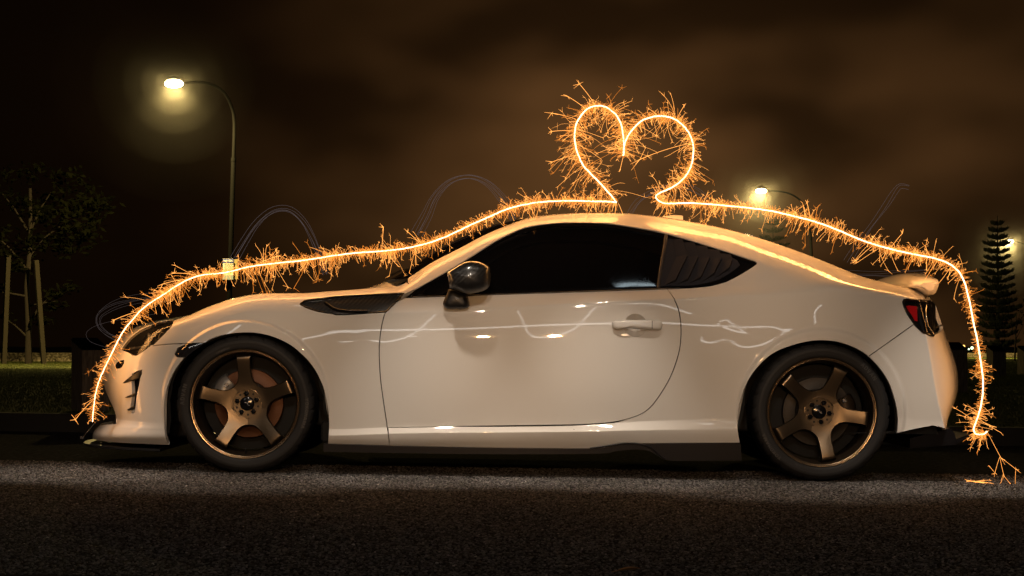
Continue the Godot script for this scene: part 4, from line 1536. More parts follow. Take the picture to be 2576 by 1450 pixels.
	for k in n:
		var d := lerpf(11.8, 46.0, pow(rng.randf(), 0.8)) if k % 3 else lerpf(20.0, 92.0, rng.randf())
		var side := k % 3 != 2
		var u := rng.randf_range(-40.0, 300.0) if side else rng.randf_range(2380.0, 2620.0)
		var z := EYE_Z - d
		var x := (u - CENTRE_U) / FOCAL * d
		var sc := rng.randf_range(0.018, 0.04) * (0.55 if d < 22.0 else 1.0 if d < 50.0 else 1.5)
		mg.set_instance_transform(k, Transform3D(Basis(Vector3.UP, rng.randf() * TAU).scaled(Vector3(sc, sc * rng.randf_range(0.6, 1.4), sc)), Vector3(x, ground_y(x, z), z)))
		var g := rng.randf()
		mg.set_instance_color(k, Color(lerpf(0.03, 0.09, g), lerpf(0.05, 0.10, g), lerpf(0.008, 0.02, g)))
	var gi := MultiMeshInstance3D.new()
	gi.name = "grass"
	gi.multimesh = mg
	gi.material_override = blade
	add_child(gi)
	tag(gi, "short green grass growing on the lawn behind the car", "grass", "", "stuff")

func build_wall() -> void:
	var lime := std(Color.WHITE, 0.9)
	lime.albedo_texture = noise_tex(21, 0.03, 512, FastNoiseLite.TYPE_SIMPLEX_SMOOTH, 5, [[0.0, 0.42, 0.6, 1.0], [Color(0.07, 0.055, 0.03), Color(0.18, 0.15, 0.09), Color(0.46, 0.40, 0.28), Color(0.65, 0.6, 0.46)]])
	lime.heightmap_enabled = true
	lime.heightmap_texture = noise_tex(22, 0.03, 512, FastNoiseLite.TYPE_SIMPLEX_SMOOTH, 5)
	lime.heightmap_scale = 6.0
	triplanar(lime, 0.7)
	mat.lime = lime
	var w := thing("sea_wall", "long low pale stone wall along the far edge of the lawn", "wall")
	var a := Vector3(-26.0, 0, -34.0)
	var b := Vector3(60.0, 0, -110.0)
	var s := Shape.new()
	rng.seed = 5
	var dir := (b - a).normalized()
	var side := Vector3(dir.z, 0, -dir.x)
	var n := 66
	for k in n:
		var p := a.lerp(b, (k + 0.5) / n)
		var l := a.distance_to(b) / n / 2.0 - 0.012
		var top := lerpf(0.545, 0.47, float(k) / n)
		var q := Shape.new()
		box(q, Vector3(p.x, top / 2.0, p.z), Vector3(l, top / 2.0, 0.16 + rng.randf() * 0.01), 0.02, Basis(dir, Vector3.UP, -side))
		obj("wall_block", q.mesh(), lime, w)
	# boulders at the foot of the wall
	for k in 16:
		var u := 8.0 + k * 17.5 + rng.randf_range(-5, 5)
		var d := 44.3 + rng.randf_range(-0.4, 0.3)
		var x := (u - CENTRE_U) / FOCAL * d
		var o := rock(rng.randf_range(0.09, 0.17))
		var m := obj("boulder", o.mesh(), mat.lime)
		m.position = Vector3(x, 0.30, EYE_Z - d)
		m.rotation.y = rng.randf() * TAU
		m.name = numbered("boulder") if k else m.name
		tag(m, "small pale boulder lying at the foot of the low stone wall left of the car", "boulder", "boulders along the wall")

func rock(r: float) -> Shape:
	var s := Shape.new()
	var rows := []
	var ph := rng.randf() * 10.0
	for j in 7:
		var row := []
		var la := lerpf(-PI / 2.0, PI / 2.0, j / 6.0)
		for k in 9:
			var lo := TAU * k / 9.0
			var e := Vector3(cos(la) * cos(lo) * 1.25, sin(la) * 0.85, cos(la) * sin(lo))
			var q := r * (1.0 + 0.16 * sin(e.x * 5.0 + ph) + 0.13 * sin(e.y * 7.0 + ph * 2.0) + 0.12 * sin(e.z * 6.0 + ph * 3.0))
			row.append(e * q)
		rows.append(row)
	grid(s, rows, true)
	return s

# ---------------------------------------------------------------- street lamps
func build_lamp(called_label: String, head_px: Vector2, pole_px: PackedVector2Array, d: float, power: float) -> Node3D:
	# pole_px: from the ground up and along the arm to the head
	var z := EYE_Z - d
	var p3 := PackedVector3Array()
	for k in pole_px.size():   # the arm reaches out towards the road as well
		p3.append(px_world(pole_px[k], z + 1.1 * smoothstep(2.0, pole_px.size() - 1.0, float(k))))
	var base := Vector3(p3[0].x - 0.02, ground_y(p3[0].x, z), z)
	var o := thing("street_lamp", called_label, "street lamp", base, "street lamps along the foreshore")
	var path := PackedVector3Array([Vector3.ZERO])
	for p in p3:
		path.append(p - base)
	var iron := mat.iron as StandardMaterial3D
	var low := PackedVector3Array()
	var joint := path[2]
	low.append(path[0])
	low.append(path[1])
	low.append(joint)
	var s := Shape.new()
	tube(s, low, 0.047, 0.040, 14)
	obj("pole", s.mesh(), iron, o)
	s = Shape.new()
	tube(s, smooth_path(path.slice(2), 0.12), 0.032, 0.022, 12)
	obj("arm", s.mesh(), iron, o)
	s = Shape.new()
	tube(s, PackedVector3Array([joint - Vector3(0, 0.03, 0), joint + Vector3(0, 0.03, 0)]), 0.046, 0.046, 14)
	obj("collar", s.mesh(), iron, o)
	s = Shape.new()
	tube(s, PackedVector3Array([Vector3(0, 0.0, 0), Vector3(0, 0.02, 0)]), 0.12, 0.12, 14)
	obj("base_plate", s.mesh(), iron, o)
	var head := px_world(head_px, z + 1.1) - base
	var h := Shape.new()
	var rows := []
	for j in 7:
		var row := []
		var la := lerpf(0.0, PI / 2.0, j / 6.0)
		for k in 16:
			var lo := TAU * k / 16.0
			row.append(head + Vector3(cos(la) * cos(lo) * 0.13, 0.055 + sin(la) * 0.035, cos(la) * sin(lo) * 0.09))
		rows.append(row)
	grid(h, rows, true)
	obj("lamp_head", h.mesh(), iron, o)
	var g := Shape.new()
	rows = []
	for j in 9:
		var row := []
		var la := lerpf(-PI / 2.0, PI / 2.0, j / 8.0)
		for k in 16:
			var lo := TAU * k / 16.0
			row.append(Vector3(cos(la) * cos(lo) * 0.155, sin(la) * 0.07 - 0.01, cos(la) * sin(lo) * 0.10))
		rows.append(row)
	grid(g, rows, true)
	var bulb := obj("lamp_bulb", g.mesh(), mat.lamp_glow, o)
	bulb.position = head
	var l := OmniLight3D.new()
	l.name = "lamp_light"
	l.light_color = Color(1.0, 0.86, 0.52)
	l.light_energy = power * 0.28
	l.light_size = 0.08
	l.omni_range = 60.0
	l.omni_attenuation = 2.0
	l.shadow_enabled = true
	o.add_child(l)
	l.position = head
	var beam := SpotLight3D.new()   # the optic throws most light down and away from the road
	beam.name = "lamp_beam"
	beam.light_color = Color(1.0, 0.86, 0.52)
	beam.light_energy = power * 1.5
	beam.light_size = 0.08
	beam.spot_angle = 56.0
	beam.spot_angle_attenuation = 0.6
	beam.spot_range = 90.0
	beam.spot_attenuation = 2.0
	beam.shadow_enabled = true
	o.add_child(beam)
	beam.transform = Transform3D(Basis.looking_at(Vector3(-0.15, -1.0, -0.95).normalized()), head)
	for e in [[2.2, 0.00012], [1.5, 0.0004], [0.95, 0.001], [0.6, 0.0022], [0.34, 0.0045]]:  # nested haze volumes, sized to give the bulb a soft halo
		var f := FogVolume.new()
		f.name = numbered("lamp_halo_haze")
		f.shape = RenderingServer.FOG_VOLUME_SHAPE_ELLIPSOID
		f.size = Vector3.ONE * float(e[0]) * 2.0 * minf(d, 50.0) / 34.0
		var fm := FogMaterial.new()
		fm.albedo = Color(1, 1, 1)
		fm.density = e[1]
		f.material = fm
		f.position = head + base
		add_child(f)
		tag(f, "faint haze volume placed to make a halo round the " + called_label.split(",")[0], "haze", "haze round the street lamps", "stuff")
	return o

func build_lamps() -> void:
	mat.iron = std(Color(0.002, 0.002, 0.002), 0.7)
	mat.iron.metallic_specular = 0.06
	mat.lamp_glow = glow(Color(1.0, 0.86, 0.55), 30.0)
	var one := build_lamp("tall black street lamp with a notice board on its pole, left of the car's windscreen", pts([437, 209])[0], pts([577, 740, 587, 402, 589, 310, 583, 272, 565, 235, 540, 216, 510, 207, 480, 207, 455, 208]), 30.0, 85.0)
	build_lamp("street lamp burning above the white car's sloping tail, between the two pine trees", pts([1915, 480])[0], pts([2042, 650, 2040, 600, 2034, 540, 2020, 512, 2000, 494, 1975, 484, 1950, 481, 1930, 480]), 50.0, 120.0)
	build_lamp("farthest street lamp, burning beside the tall pine at the right", pts([2541, 607])[0], pts([2604, 700, 2603, 668, 2600, 642, 2590, 622, 2572, 612, 2556, 608]), 73.0, 170.0)
	# the notice board on the first pole
	var z := EYE_Z - 30.0 + 0.09
	var c := px_world(pts([573.5, 678])[0], z)
	var sg := thing("notice_sign", "white notice board with a blue NOTICE heading strapped to the street lamp's pole", "sign", c)
	var s := Shape.new()
	box(s, Vector3.ZERO, Vector3(0.090, 0.178, 0.004), 0.003)
	obj("sign_board", s.mesh(), std(Color(0.42, 0.40, 0.34), 0.7), sg)
	s = Shape.new()
	box(s, Vector3(0, 0.142, 0.0055), Vector3(0.089, 0.034, 0.0012))
	obj("sign_heading", s.mesh(), std(Color(0.01, 0.025, 0.16), 0.7), sg)
	s = placed_shape(lettering("NOTICE", 0.032), Transform3D(Basis(), Vector3(0, 0.142, 0.0085)))
	obj("sign_lettering", s.mesh(), std(Color(0.6, 0.58, 0.55), 0.7), sg)
	s = Shape.new()
	rng.seed = 9
	for k in 6:
		var y := 0.085 - k * 0.021
		var x := -0.065
		while x < 0.06:
			var w := rng.randf_range(0.006, 0.016)
			box(s, Vector3(x + w, y, 0.0052), Vector3(w, 0.0045, 0.0006))
			x += w * 2.0 + 0.006
	var fine := obj("sign_small_print", s.mesh(), std(Color(0.1, 0.09, 0.07), 0.7), sg)
	fine.set_meta("kind", "stuff")
	for k in 3:
		s = Shape.new()
		box(s, Vector3(-0.05 + k * 0.045, -0.06, 0.0055), Vector3(0.006, 0.02, 0.0008))
		obj("sign_pictogram", s.mesh(), std(Color(0.45, 0.3, 0.05), 0.7), sg)
	s = Shape.new()
	box(s, Vector3(0, -0.135, 0.0053), Vector3(0.086, 0.038, 0.0008))
	obj("sign_footer", s.mesh(), std(Color(0.14, 0.17, 0.18), 0.8), sg)
	s = Shape.new()
	box(s, Vector3(0.125, 0.0, -0.03), Vector3(0.034, 0.168, 0.003), 0.002)
	obj("sign_back_board", s.mesh(), std(Color(0.16, 0.13, 0.05), 0.8), sg)

# ---------------------------------------------------------------- bollards, trees and the far shore
func build_bollards() -> void:
	var wood := std(Color.WHITE, 0.85)
	wood.albedo_texture = noise_tex(31, 0.02, 256, FastNoiseLite.TYPE_SIMPLEX_SMOOTH, 4, [[0.0, 0.5, 1.0], [Color(0.05, 0.042, 0.036), Color(0.11, 0.095, 0.08), Color(0.17, 0.15, 0.125)]])
	triplanar(wood, 2.0, false)
	wood.uv1_scale = Vector3(9, 1.2, 9)
	mat.timber = wood
	for e in [[226.0, 12.4, 0.098, 0.62, "square timber bollard standing before the car's front bumper"], [2404.0, 20.0, 0.10, 0.60, "square timber bollard half hidden behind the rear bumper"], [2507.0, 25.0, 0.10, 0.58, "square timber bollard beyond the falling sparks at the tail"], [2584.0, 26.0, 0.10, 0.58, "square timber bollard cut by the right edge, right of the tall pine's trunk"]]:
		var d: float = e[1]
		var z := EYE_Z - d
		var x: float = (e[0] - CENTRE_U) / FOCAL * d
		var y := ground_y(x, z)
		var b := thing("bollard", e[4], "bollard", Vector3(x, y, z), "timber bollards along the kerb")
		b.rotation.y = 0.62 if e[0] < 1000 else 0.2
		var h: float = e[2]
		var t: float = e[3] - (y if e[0] < 1000 else y - 0.03)
		var s := Shape.new()
		var q := []
		for c in [[-1, 1], [1, 1], [1, -1], [-1, -1]]:
			q.append([Vector3(c[0] * h, -0.1, c[1] * h), Vector3(c[0] * h, t - 0.035 * c[1] - 0.005, c[1] * h)])
		for k in 4:
			s.face4(q[k][0], q[(k + 1) % 4][0], q[(k + 1) % 4][1], q[k][1])
		obj("post", s.mesh(), wood, b)
		s = Shape.new()
		var u := []
		var v := []
		for c in [[-1, 1], [1, 1], [1, -1], [-1, -1]]:
			u.append(Vector3(c[0] * (h + 0.004), t - 0.035 * c[1] - 0.004, c[1] * (h + 0.004)))
			v.append(Vector3(c[0] * (h - 0.008), t - 0.035 * c[1] + 0.012, c[1] * (h - 0.008)))
		for k in 4:
			s.face4(u[k], u[(k + 1) % 4], v[(k + 1) % 4], v[k])
		s.face4(v[0], v[1], v[2], v[3])
		obj("post_cap", s.mesh(), mat.iron, b)

func leaf_cloud(centres: Array, leaf: float, seed_: int) -> Shape:   # centres: [place, radius, count, flatness]
	var s := Shape.new()
	rng.seed = seed_
	for e in centres:
		for k in int(e[2]):
			var d := Vector3(rng.randfn(), rng.randfn() * e[3], rng.randfn()) * 0.55
			var p: Vector3 = e[0] + d * e[1]
			var a := Vector3(rng.randfn(), rng.randfn() * 0.6, rng.randfn()).normalized() * leaf * rng.randf_range(0.7, 1.4)
			var b := a.cross(Vector3(rng.randfn(), rng.randfn(), rng.randfn())).normalized() * leaf * 0.42
			s.face(p - a, p + b, p + a)
			s.face(p - a, p + a, p - b)
	return s

func build_trees() -> void:
	var bark := std(Color(0.014, 0.010, 0.007), 1.0)
	var leaf := std(Color(0.0035, 0.004, 0.0012), 0.8)
	leaf.metallic_specular = 0.1
	leaf.backlight_enabled = true
	leaf.backlight = Color(0.03, 0.03, 0.01)
	var needle := std(Color(0.012, 0.017, 0.006), 0.9)
	var stake := std(Color(0.018, 0.0145, 0.0085), 1.0)
	# the young tree between two stakes at the left
	var d := 36.0
	var z := EYE_Z - d
	var at := px_world(pts([70, 900])[0], z)
	var base := Vector3(at.x, ground_y(at.x, z), z)
	var t := thing("young_tree", "young leafy tree tied between two timber stakes, left of the car", "tree", base)
	var s := Shape.new()
	var up := 3.6
	tube(s, PackedVector3Array([Vector3(0, -0.05, 0), Vector3(0.01, 0.8, 0), Vector3(-0.03, 1.6, 0), Vector3(0.06, 2.5, 0.05), Vector3(0.04, up, 0)]), 0.075, 0.03, 9)
	for e in [[0.55, -0.5, 1.0], [0.85, 0.55, 1.45], [1.2, 0.6, 1.3], [1.9, -0.7, 2.7], [2.2, 0.8, 2.9], [2.6, 0.5, 3.5], [2.7, -0.5, 3.5], [1.4, -0.65, 1.5]]:
		tube(s, PackedVector3Array([Vector3(0.01, e[0], 0), Vector3(e[1] * 0.5, lerpf(e[0], e[2], 0.6), 0.1), Vector3(e[1], e[2], 0.15)]), 0.025, 0.008, 6)
	obj("trunk", s.mesh(), bark, t)
	var cs := []
	rng.seed = 77
	for k in 46:
		var a := rng.randf() * TAU
		var r := sqrt(rng.randf()) * 1.25
		cs.append([Vector3(cos(a) * r + 0.25, rng.randf_range(2.3, 4.1) - r * 0.25, sin(a) * r), 0.30, 34, 0.6])
	for e in [[0.6, 1.45], [0.55, 1.2], [-0.45, 1.0], [0.35, 0.9], [-0.55, 1.5], [0.85, 1.6], [-0.2, 2.0]]:
		cs.append([Vector3(e[0], e[1], 0.15), 0.22, 40, 0.5])
	obj("crown", leaf_cloud(cs, 0.075, 78).mesh(), leaf, t)
	for e in [["leaning timber stake left of the young tree's trunk", [20.0, 640.0, 8.0, 905.0]], ["timber stake right of the young tree's trunk, leaning towards it", [90.0, 655.0, 110.0, 915.0]]]:
		var p0 := px_world(Vector2(e[1][2], e[1][3]), z + 0.5)
		var p1 := px_world(Vector2(e[1][0], e[1][1]), z + 0.5)
		p0.y = ground_y(p0.x, p0.z) - 0.05
		var st := Shape.new()
		var dir := (p1 - p0).normalized()
		var sx := dir.cross(Vector3.BACK).normalized()
		box(st, (p1 - p0) / 2.0, Vector3(0.045, p0.distance_to(p1) / 2.0, 0.045), 0.006, Basis(sx, dir, sx.cross(dir)) * Basis(Vector3.UP, 0.6))
		var o := obj("tree_stake", st.mesh(), stake)
		o.position = p0
		tag(o, e[0], "stake", "tree stakes")
	# Norfolk pines: whorls of upswept branches on a straight trunk
	for e in [[2510.0, 60.0, 543.0, 17, 0.62, "tall layered pine silhouetted by the right edge, behind the falling sparks", 5], [1945.0, 80.0, 540.0, 15, 0.95, "layered pine rising behind the car's roof, left of the middle street lamp's pole", 6], [2640.0, 66.0, 640.0, 12, 0.8, "pine whose branch tips reach in from the right edge", 7]]:
		var dd: float = e[1]
		var zz := EYE_Z - dd
		var top := px_world(Vector2(e[0], e[2]), zz)
		var g := Vector3(top.x, ground_y(top.x, zz), zz)
		var h := top.y - g.y
		var tr := thing("pine_tree", e[5], "tree", g, "pine trees behind the car")
		var ts := Shape.new()
		tube(ts, PackedVector3Array([Vector3(0, -0.1, 0), Vector3(0.02, h * 0.5, 0), Vector3(0, h, 0)]), 0.085, 0.012, 9)
		var cr := Shape.new()
		rng.seed = int(e[6])
		var whorls: int = e[3]
		for w in whorls:
			var f := float(w) / whorls
			var y := lerpf(0.09, 0.985, pow(f, 0.92)) * h
			var reach: float = e[4] * (spl([0.0, 1.08, 0.25, 1.18, 0.5, 0.86, 0.8, 0.62, 1.0, 0.22], f) + rng.randf_range(-0.08, 0.08))
			var nb := 6
			var ph := rng.randf() * TAU
			for k in nb:
				var a := ph + TAU * k / nb + rng.randf_range(-0.2, 0.2)
				var dir := Vector3(cos(a), 0, sin(a))
				var l := reach * rng.randf_range(0.8, 1.08)
				var p := PackedVector3Array([Vector3(0, y, 0), dir * l * 0.5 + Vector3(0, y + l * 0.02, 0), dir * l + Vector3(0, y + l * 0.26, 0)])
				tube(ts, p, 0.02, 0.006, 5)
				for q in int(170 * l / 0.7):
					var c := sqrt(rng.randf())
					var m := p[0].lerp(p[1], c * 2.0) if c < 0.5 else p[1].lerp(p[2], c * 2.0 - 1.0)
					var side := Vector3(-dir.z, 0, dir.x) * rng.randf_range(-1, 1) * l * 0.34 * (0.35 + c * 0.5)
					var n := (dir * rng.randf_range(0.1, 0.5) + Vector3(0, rng.randf_range(0.35, 0.9), 0) + side * 1.0).normalized() * rng.randf_range(0.07, 0.15)
					var o := m + side + Vector3(0, rng.randf_range(-0.02, 0.02), 0)
					var wv := n.cross(Vector3(rng.randfn(), rng.randfn(), rng.randfn())).normalized() * 0.026
					cr.face(o - wv, o + wv, o + n)
		obj("trunk", ts.mesh(), bark, tr)
		obj("crown", cr.mesh(), needle, tr)
	# a thin sapling under the far lamp
	var zq := EYE_Z - 48.0
	var sp := px_world(pts([2556, 890])[0], zq)
	sp.y = ground_y(sp.x, zq)
	var sap := thing("sapling", "thin sapling with few lit leaves, at the right edge under the tall pine", "tree", sp)
	s = Shape.new()
	tube(s, PackedVector3Array([Vector3(-0.03, -0.05, 0), Vector3(0.0, 0.7, 0), Vector3(0.02, 1.35, 0)]), 0.03, 0.008, 7)
	for e in [[0.6, 0.25, 1.1], [0.7, -0.22, 1.2], [0.8, 0.12, 1.35]]:
		tube(s, PackedVector3Array([Vector3(0, e[0], 0), Vector3(e[1], e[2], 0)]), 0.01, 0.004, 5)
	obj("trunk", s.mesh(), bark, sap)
	obj("crown", leaf_cloud([[Vector3(0.2, 1.15, 0), 0.2, 26, 0.8], [Vector3(-0.2, 1.2, 0), 0.18, 22, 0.8], [Vector3(0.05, 1.4, 0), 0.2, 26, 0.8]], 0.05, 79).mesh(), leaf, sap)

func build_far_shore() -> void:
	var s := Shape.new()
	var rows := []
	var nz := FastNoiseLite.new()
	nz.seed = 4
	nz.frequency = 0.03
	nz.fractal_octaves = 4
	for k in 240:
		var x := lerpf(-700.0, 900.0, k / 239.0)
		var h := 1.8 + 1.3 * nz.get_noise_1d(x) + 0.6 * nz.get_noise_1d(x * 9.0)
		rows.append([Vector3(x, -0.4, -395.0), Vector3(x, maxf(h * 0.7, 0.1), -400.0), Vector3(x, maxf(h, 0.2), -406.0), Vector3(x, -0.4, -430.0)])
	grid(s, rows)
	obj("far_shore", s.mesh(), std(Color(0.02, 0.022, 0.015), 0.9)).set_meta("kind", "structure")
	var k := 0
	for e in [[2407.0, 868.0, 0.26, "amber"], [2425.0, 872.0, 0.34, "amber"], [2412.0, 874.0, 0.2, "amber"], [2446.0, 876.0, 0.34, "greenish white"], [2438.0, 879.0, 0.2, "greenish white"]]:
		var b := Shape.new()
		var q := []
		for j in 5:
			var row := []
			for i in 8:
				row.append(Vector3(cos(TAU * i / 8) * cos(lerpf(-1.57, 1.57, j / 4.0)), sin(lerpf(-1.57, 1.57, j / 4.0)), sin(TAU * i / 8) * cos(lerpf(-1.57, 1.57, j / 4.0))) * e[2])
			q.append(row)
		grid(b, q, true)
		var o := obj("shore_light", b.mesh(), mat.shore_amber if k < 3 else mat.shore_white)
		o.position = px_world(Vector2(e[0], e[1]), EYE_Z - 392.0)
		tag(o, ["tiny amber light on the far shore, highest by the rear bumper", "brightest amber light on the far shore, beside the falling sparks", "faint amber light on the far shore, below its brighter neighbours", "greenish white light on the far shore, nearest the bright sparks", "faint greenish white light low on the far shore, left of its twin"][k], "light", "lights on the far shore")
		k += 1

func build_leaf() -> void:
	var at := px_world(pts([1581, 1434])[0], 4.32)
	at.y = ground_y(at.x, at.z) + 0.006
	var s := Shape.new()
	var rows := []
	for k in 9:
		var f := k / 8.0
		var w := 0.013 * sin(PI * clampf(f, 0.04, 0.97))
		var row := []
		for j in 5:
			var g := (j - 2) / 2.0
			row.append(Vector3((f - 0.5) * 0.065, 0.004 + 0.007 * absf(g) * sin(PI * f) + 0.006 * f * f, g * w))
		rows.append(row)
	grid(s, rows)
	tube(s, PackedVector3Array([Vector3(-0.032, 0.004, 0), Vector3(-0.045, 0.002, 0.004)]), 0.0012, 0.0008, 5)
	var o := obj("fallen_leaf", s.mesh(), std(Color(0.42, 0.2, 0.06), 0.7))
	o.position = at
	o.rotation.y = 0.15
	tag(o, "small curled orange leaf lying on the dark asphalt at the picture's lower edge", "leaf")

# ---------------------------------------------------------------- the sparkler's light trail
func trail_z(u: float) -> float:   # the hand passed over the car, and before its nose
	return spl([200.0, 0.80, 330.0, 0.80, 480.0, 0.78, 900.0, 0.74, 1150.0, 0.62, 1350.0, 0.52, 1700.0, 0.52, 2200.0, 0.56, 2380.0, 0.78, 2500.0, 0.8], u)

func trail_points(p: PackedVector2Array) -> PackedVector3Array:
	var r := PackedVector3Array()
	for q in p:
		r.append(px_world(q, trail_z(q.x)))
	return r

func spark(s: Shape, p: Vector3, dir: Vector3, length: float, bend: Vector3, r: float, burst: int) -> void:
	var n := clampi(int(length / 0.012), 2, 7)
	var path := PackedVector3Array()
	for k in n + 1:
		var f := float(k) / n
		path.append(p + dir * length * f + bend * f * f * length)
	hair(s, path, r * 0.8, r)
	var tip := path[n]
	var d := (path[n] - path[n - 1]).normalized()
	for k in burst:
		var e := (d * rng.randf_range(0.2, 1.1) + Vector3(rng.randfn(), rng.randfn(), rng.randfn()) * 0.6).normalized()
		hair(s, PackedVector3Array([tip, tip + e * length * rng.randf_range(0.08, 0.3)]), r * 0.95, r * 0.45)

func hair(s: Shape, path: PackedVector3Array, r0: float, r1: float) -> void:   # a three-sided thread
	var n := path.size()
	var at := s.v.size()
	var dir := (path[1] - path[0]).normalized()
	var a := dir.cross(Vector3(0.31, 0.2, 0.93)).normalized()
	var b := dir.cross(a)
	for k in n:
		var r := lerpf(r0, r1, float(k) / (n - 1))
		for j in 3:
			var e := a * cos(TAU * j / 3.0) + b * sin(TAU * j / 3.0)
			s.put(path[k] + e * r, e)
	for k in n - 1:
		for j in 3:
			var j2 := (j + 1) % 3
			s.quad(at + k * 3 + j, at + k * 3 + j2, at + k * 3 + 3 + j2, at + k * 3 + 3 + j)

func build_sparkler() -> void:
	var left := pts([232, 1062, 233, 1045, 235, 1025, 240, 990, 250, 955, 268, 915, 285, 880, 300, 850, 318, 822, 338, 799, 352, 783, 378, 762, 405, 745, 440, 722, 470, 705, 500, 694, 530, 690, 560, 687, 600, 678, 640, 669, 700, 662, 760, 656, 830, 645, 890, 637, 960, 632, 1020, 625, 1080, 611, 1130, 592, 1180, 568, 1230, 546, 1280, 525, 1330, 513, 1380, 507, 1440, 505.5, 1500, 507, 1530, 507.5, 1551, 509.5])
	var heart1 := pts([1551, 509.5, 1540, 495, 1530, 484, 1510, 461, 1485, 436, 1470, 420, 1462, 407, 1452, 382, 1446, 355, 1446, 335, 1450, 312, 1461, 292, 1478, 274, 1500, 266.5, 1520, 268, 1538, 278, 1552, 292, 1562, 312, 1567, 335, 1569.5, 360, 1570, 380, 1568, 392])
	var heart2 := pts([1568, 392, 1569, 378, 1572, 362, 1580, 342, 1594, 323, 1615, 304, 1640, 294.5, 1665, 292, 1690, 297, 1712, 310, 1731, 331, 1742, 356, 1745, 378, 1741, 410, 1731, 434, 1718, 451, 1700, 466, 1680, 477, 1662, 485, 1652, 491, 1649.5, 497, 1655, 504, 1668, 511, 1690, 512, 1720, 511])
	var right := pts([1720, 511, 1760, 512, 1820, 517, 1880, 523, 1940, 531, 2000, 545, 2040, 555, 2080, 568, 2120, 584, 2160, 601, 2200, 615, 2250, 629, 2300, 640, 2350, 650, 2385, 662, 2410, 681, 2425, 706, 2435, 740, 2443, 775, 2450, 815, 2458, 850, 2465, 890, 2471, 930, 2474, 965, 2472, 1000, 2465, 1035, 2455, 1065, 2450, 1082, 2454, 1091, 2466, 1094, 2478, 1092, 2484, 1086])
	var o := thing("sparkler_light_trail", "glowing orange sparkler trail arcing over the white car with a heart above its roof", "light trail", Vector3.ZERO)
	rng.seed = 41
	var bright := Shape.new()
	var dim := Shape.new()
	var core := Shape.new()
	var all := PackedVector2Array()
	for part in [left, heart1, heart2, right]:
		var line := smooth_line(part, 5.0)
		var w := PackedVector3Array()
		for k in line.size():
			var q := line[k]
			if k > 0 and k < line.size() - 1:
				q += Vector2(rng.randf_range(-0.45, 0.45), rng.randf_range(-0.45, 0.45))
			w.append(px_world(q, trail_z(q.x)))
		var thin := 0.0018 if part == left else 0.0029
		tube(core, w, thin, 0.0029, 8)
		for k in line.size():
			all.append(line[k])
	# the burning head's light, spread along its path
	var lit := 0.0
	for k in range(1, all.size()):
		lit += all[k].distance_to(all[k - 1]) if all[k].distance_to(all[k - 1]) < 20.0 else 0.0
		if lit > 16.0:
			lit = 0.0
			var l := OmniLight3D.new()
			l.name = "trail_light"
			l.light_color = Color(1.0, 0.43, 0.11).linear_to_srgb()
			l.light_energy = 0.0050 * spl([300.0, 0.6, 420.0, 1.7, 1000.0, 1.5, 1200.0, 1.0, 1600.0, 1.0, 1850.0, 2.3, 2300.0, 2.2, 2420.0, 0.7], all[k].x)
			l.light_size = 0.021
			l.omni_range = 30.0
			l.omni_attenuation = 2.0
			l.shadow_enabled = true
			o.add_child(l, true)
			l.position = px_world(all[k], trail_z(all[k].x))
	obj("trail_core", core.mesh(), mat.trail_core, o)
	# sparks: short dense fuzz and longer forked threads, more of them where the hand moved slowly
	var px := 8.4 / FOCAL
	for k in range(1, all.size() - 1):
		var p := all[k]
		var t2 := (all[k + 1] - all[k - 1])
		var step := p.distance_to(all[k - 1])
		if t2.length() < 0.5 or step > 12.0:
			continue
		t2 = t2.normalized()
		var nrm := Vector2(t2.y, -t2.x)
		var u := p.x
		var v := p.y
		var heavy := 1.0
		var reach := 20.0
		if v > 560.0 and u < 330.0:
			heavy = 0.55
			reach = 15.0
		if u > 2420.0:
			heavy = 0.5
			reach = 15.0
		if v > 1040.0 and u > 2400.0:
			heavy = 1.2
			reach = 26.0
		if u > 1400.0 and u < 1800.0 and v < 500.0:
			reach = 26.0
			if u < 1500.0:
				reach = 36.0
			if u > 1560.0 and u < 1575.0 and v > 350.0:
				heavy = 1.4
		if u > 600.0 and u < 800.0:
			reach = 26.0
		var tuft := absf(sin(u * 0.047 + v * 0.039) * sin(u * 0.019 - v * 0.023 + 1.0))
		heavy *= 0.5 + 1.0 * tuft
		reach *= 0.6 + 0.7 * absf(sin(u * 0.021 + v * 0.033 + 0.6))
		var base := px_world(p, trail_z(u))
		var fuzz := int(step * 4.2 * heavy + rng.randf())
		for e in fuzz:
			var a := rng.randf() * TAU
			var dir := (Vector3(nrm.x, -nrm.y, 0) * cos(a) + Vector3(0, 0, 1) * sin(a) + Vector3(t2.x, -t2.y, 0) * rng.randf_range(-0.9, 0.7)).normalized()
			spark(dim, base, dir, px * rng.randf_range(3.0, 8.0 + 12.0 * rng.randf()), Vector3(rng.randfn(), rng.randfn() - 0.3, rng.randfn()) * 0.2, rng.randf_range(0.0004, 0.00065), 2 if rng.randf() < 0.3 else 0)
		var longs := int(step * 1.1 * heavy + rng.randf())
		for e in longs:
			var side := 1.0 if rng.randf() < 0.5 else -1.0
			var dir := (Vector3(nrm.x, -nrm.y, 0) * side + Vector3(0, 0, rng.randfn() * 0.5) + Vector3(t2.x, -t2.y, 0) * rng.randf_range(-1.0, 0.5)).normalized()
			var l := px * reach * clampf(0.35 - 0.5 * log(rng.randf() + 0.02), 0.25, 2.3)
			spark(bright if rng.randf() < 0.6 else dim, base, dir, l, Vector3(rng.randfn() * 0.25, rng.randfn() * 0.2 - 0.22, 0), rng.randf_range(0.00038, 0.00075), rng.randi_range(1, 5))
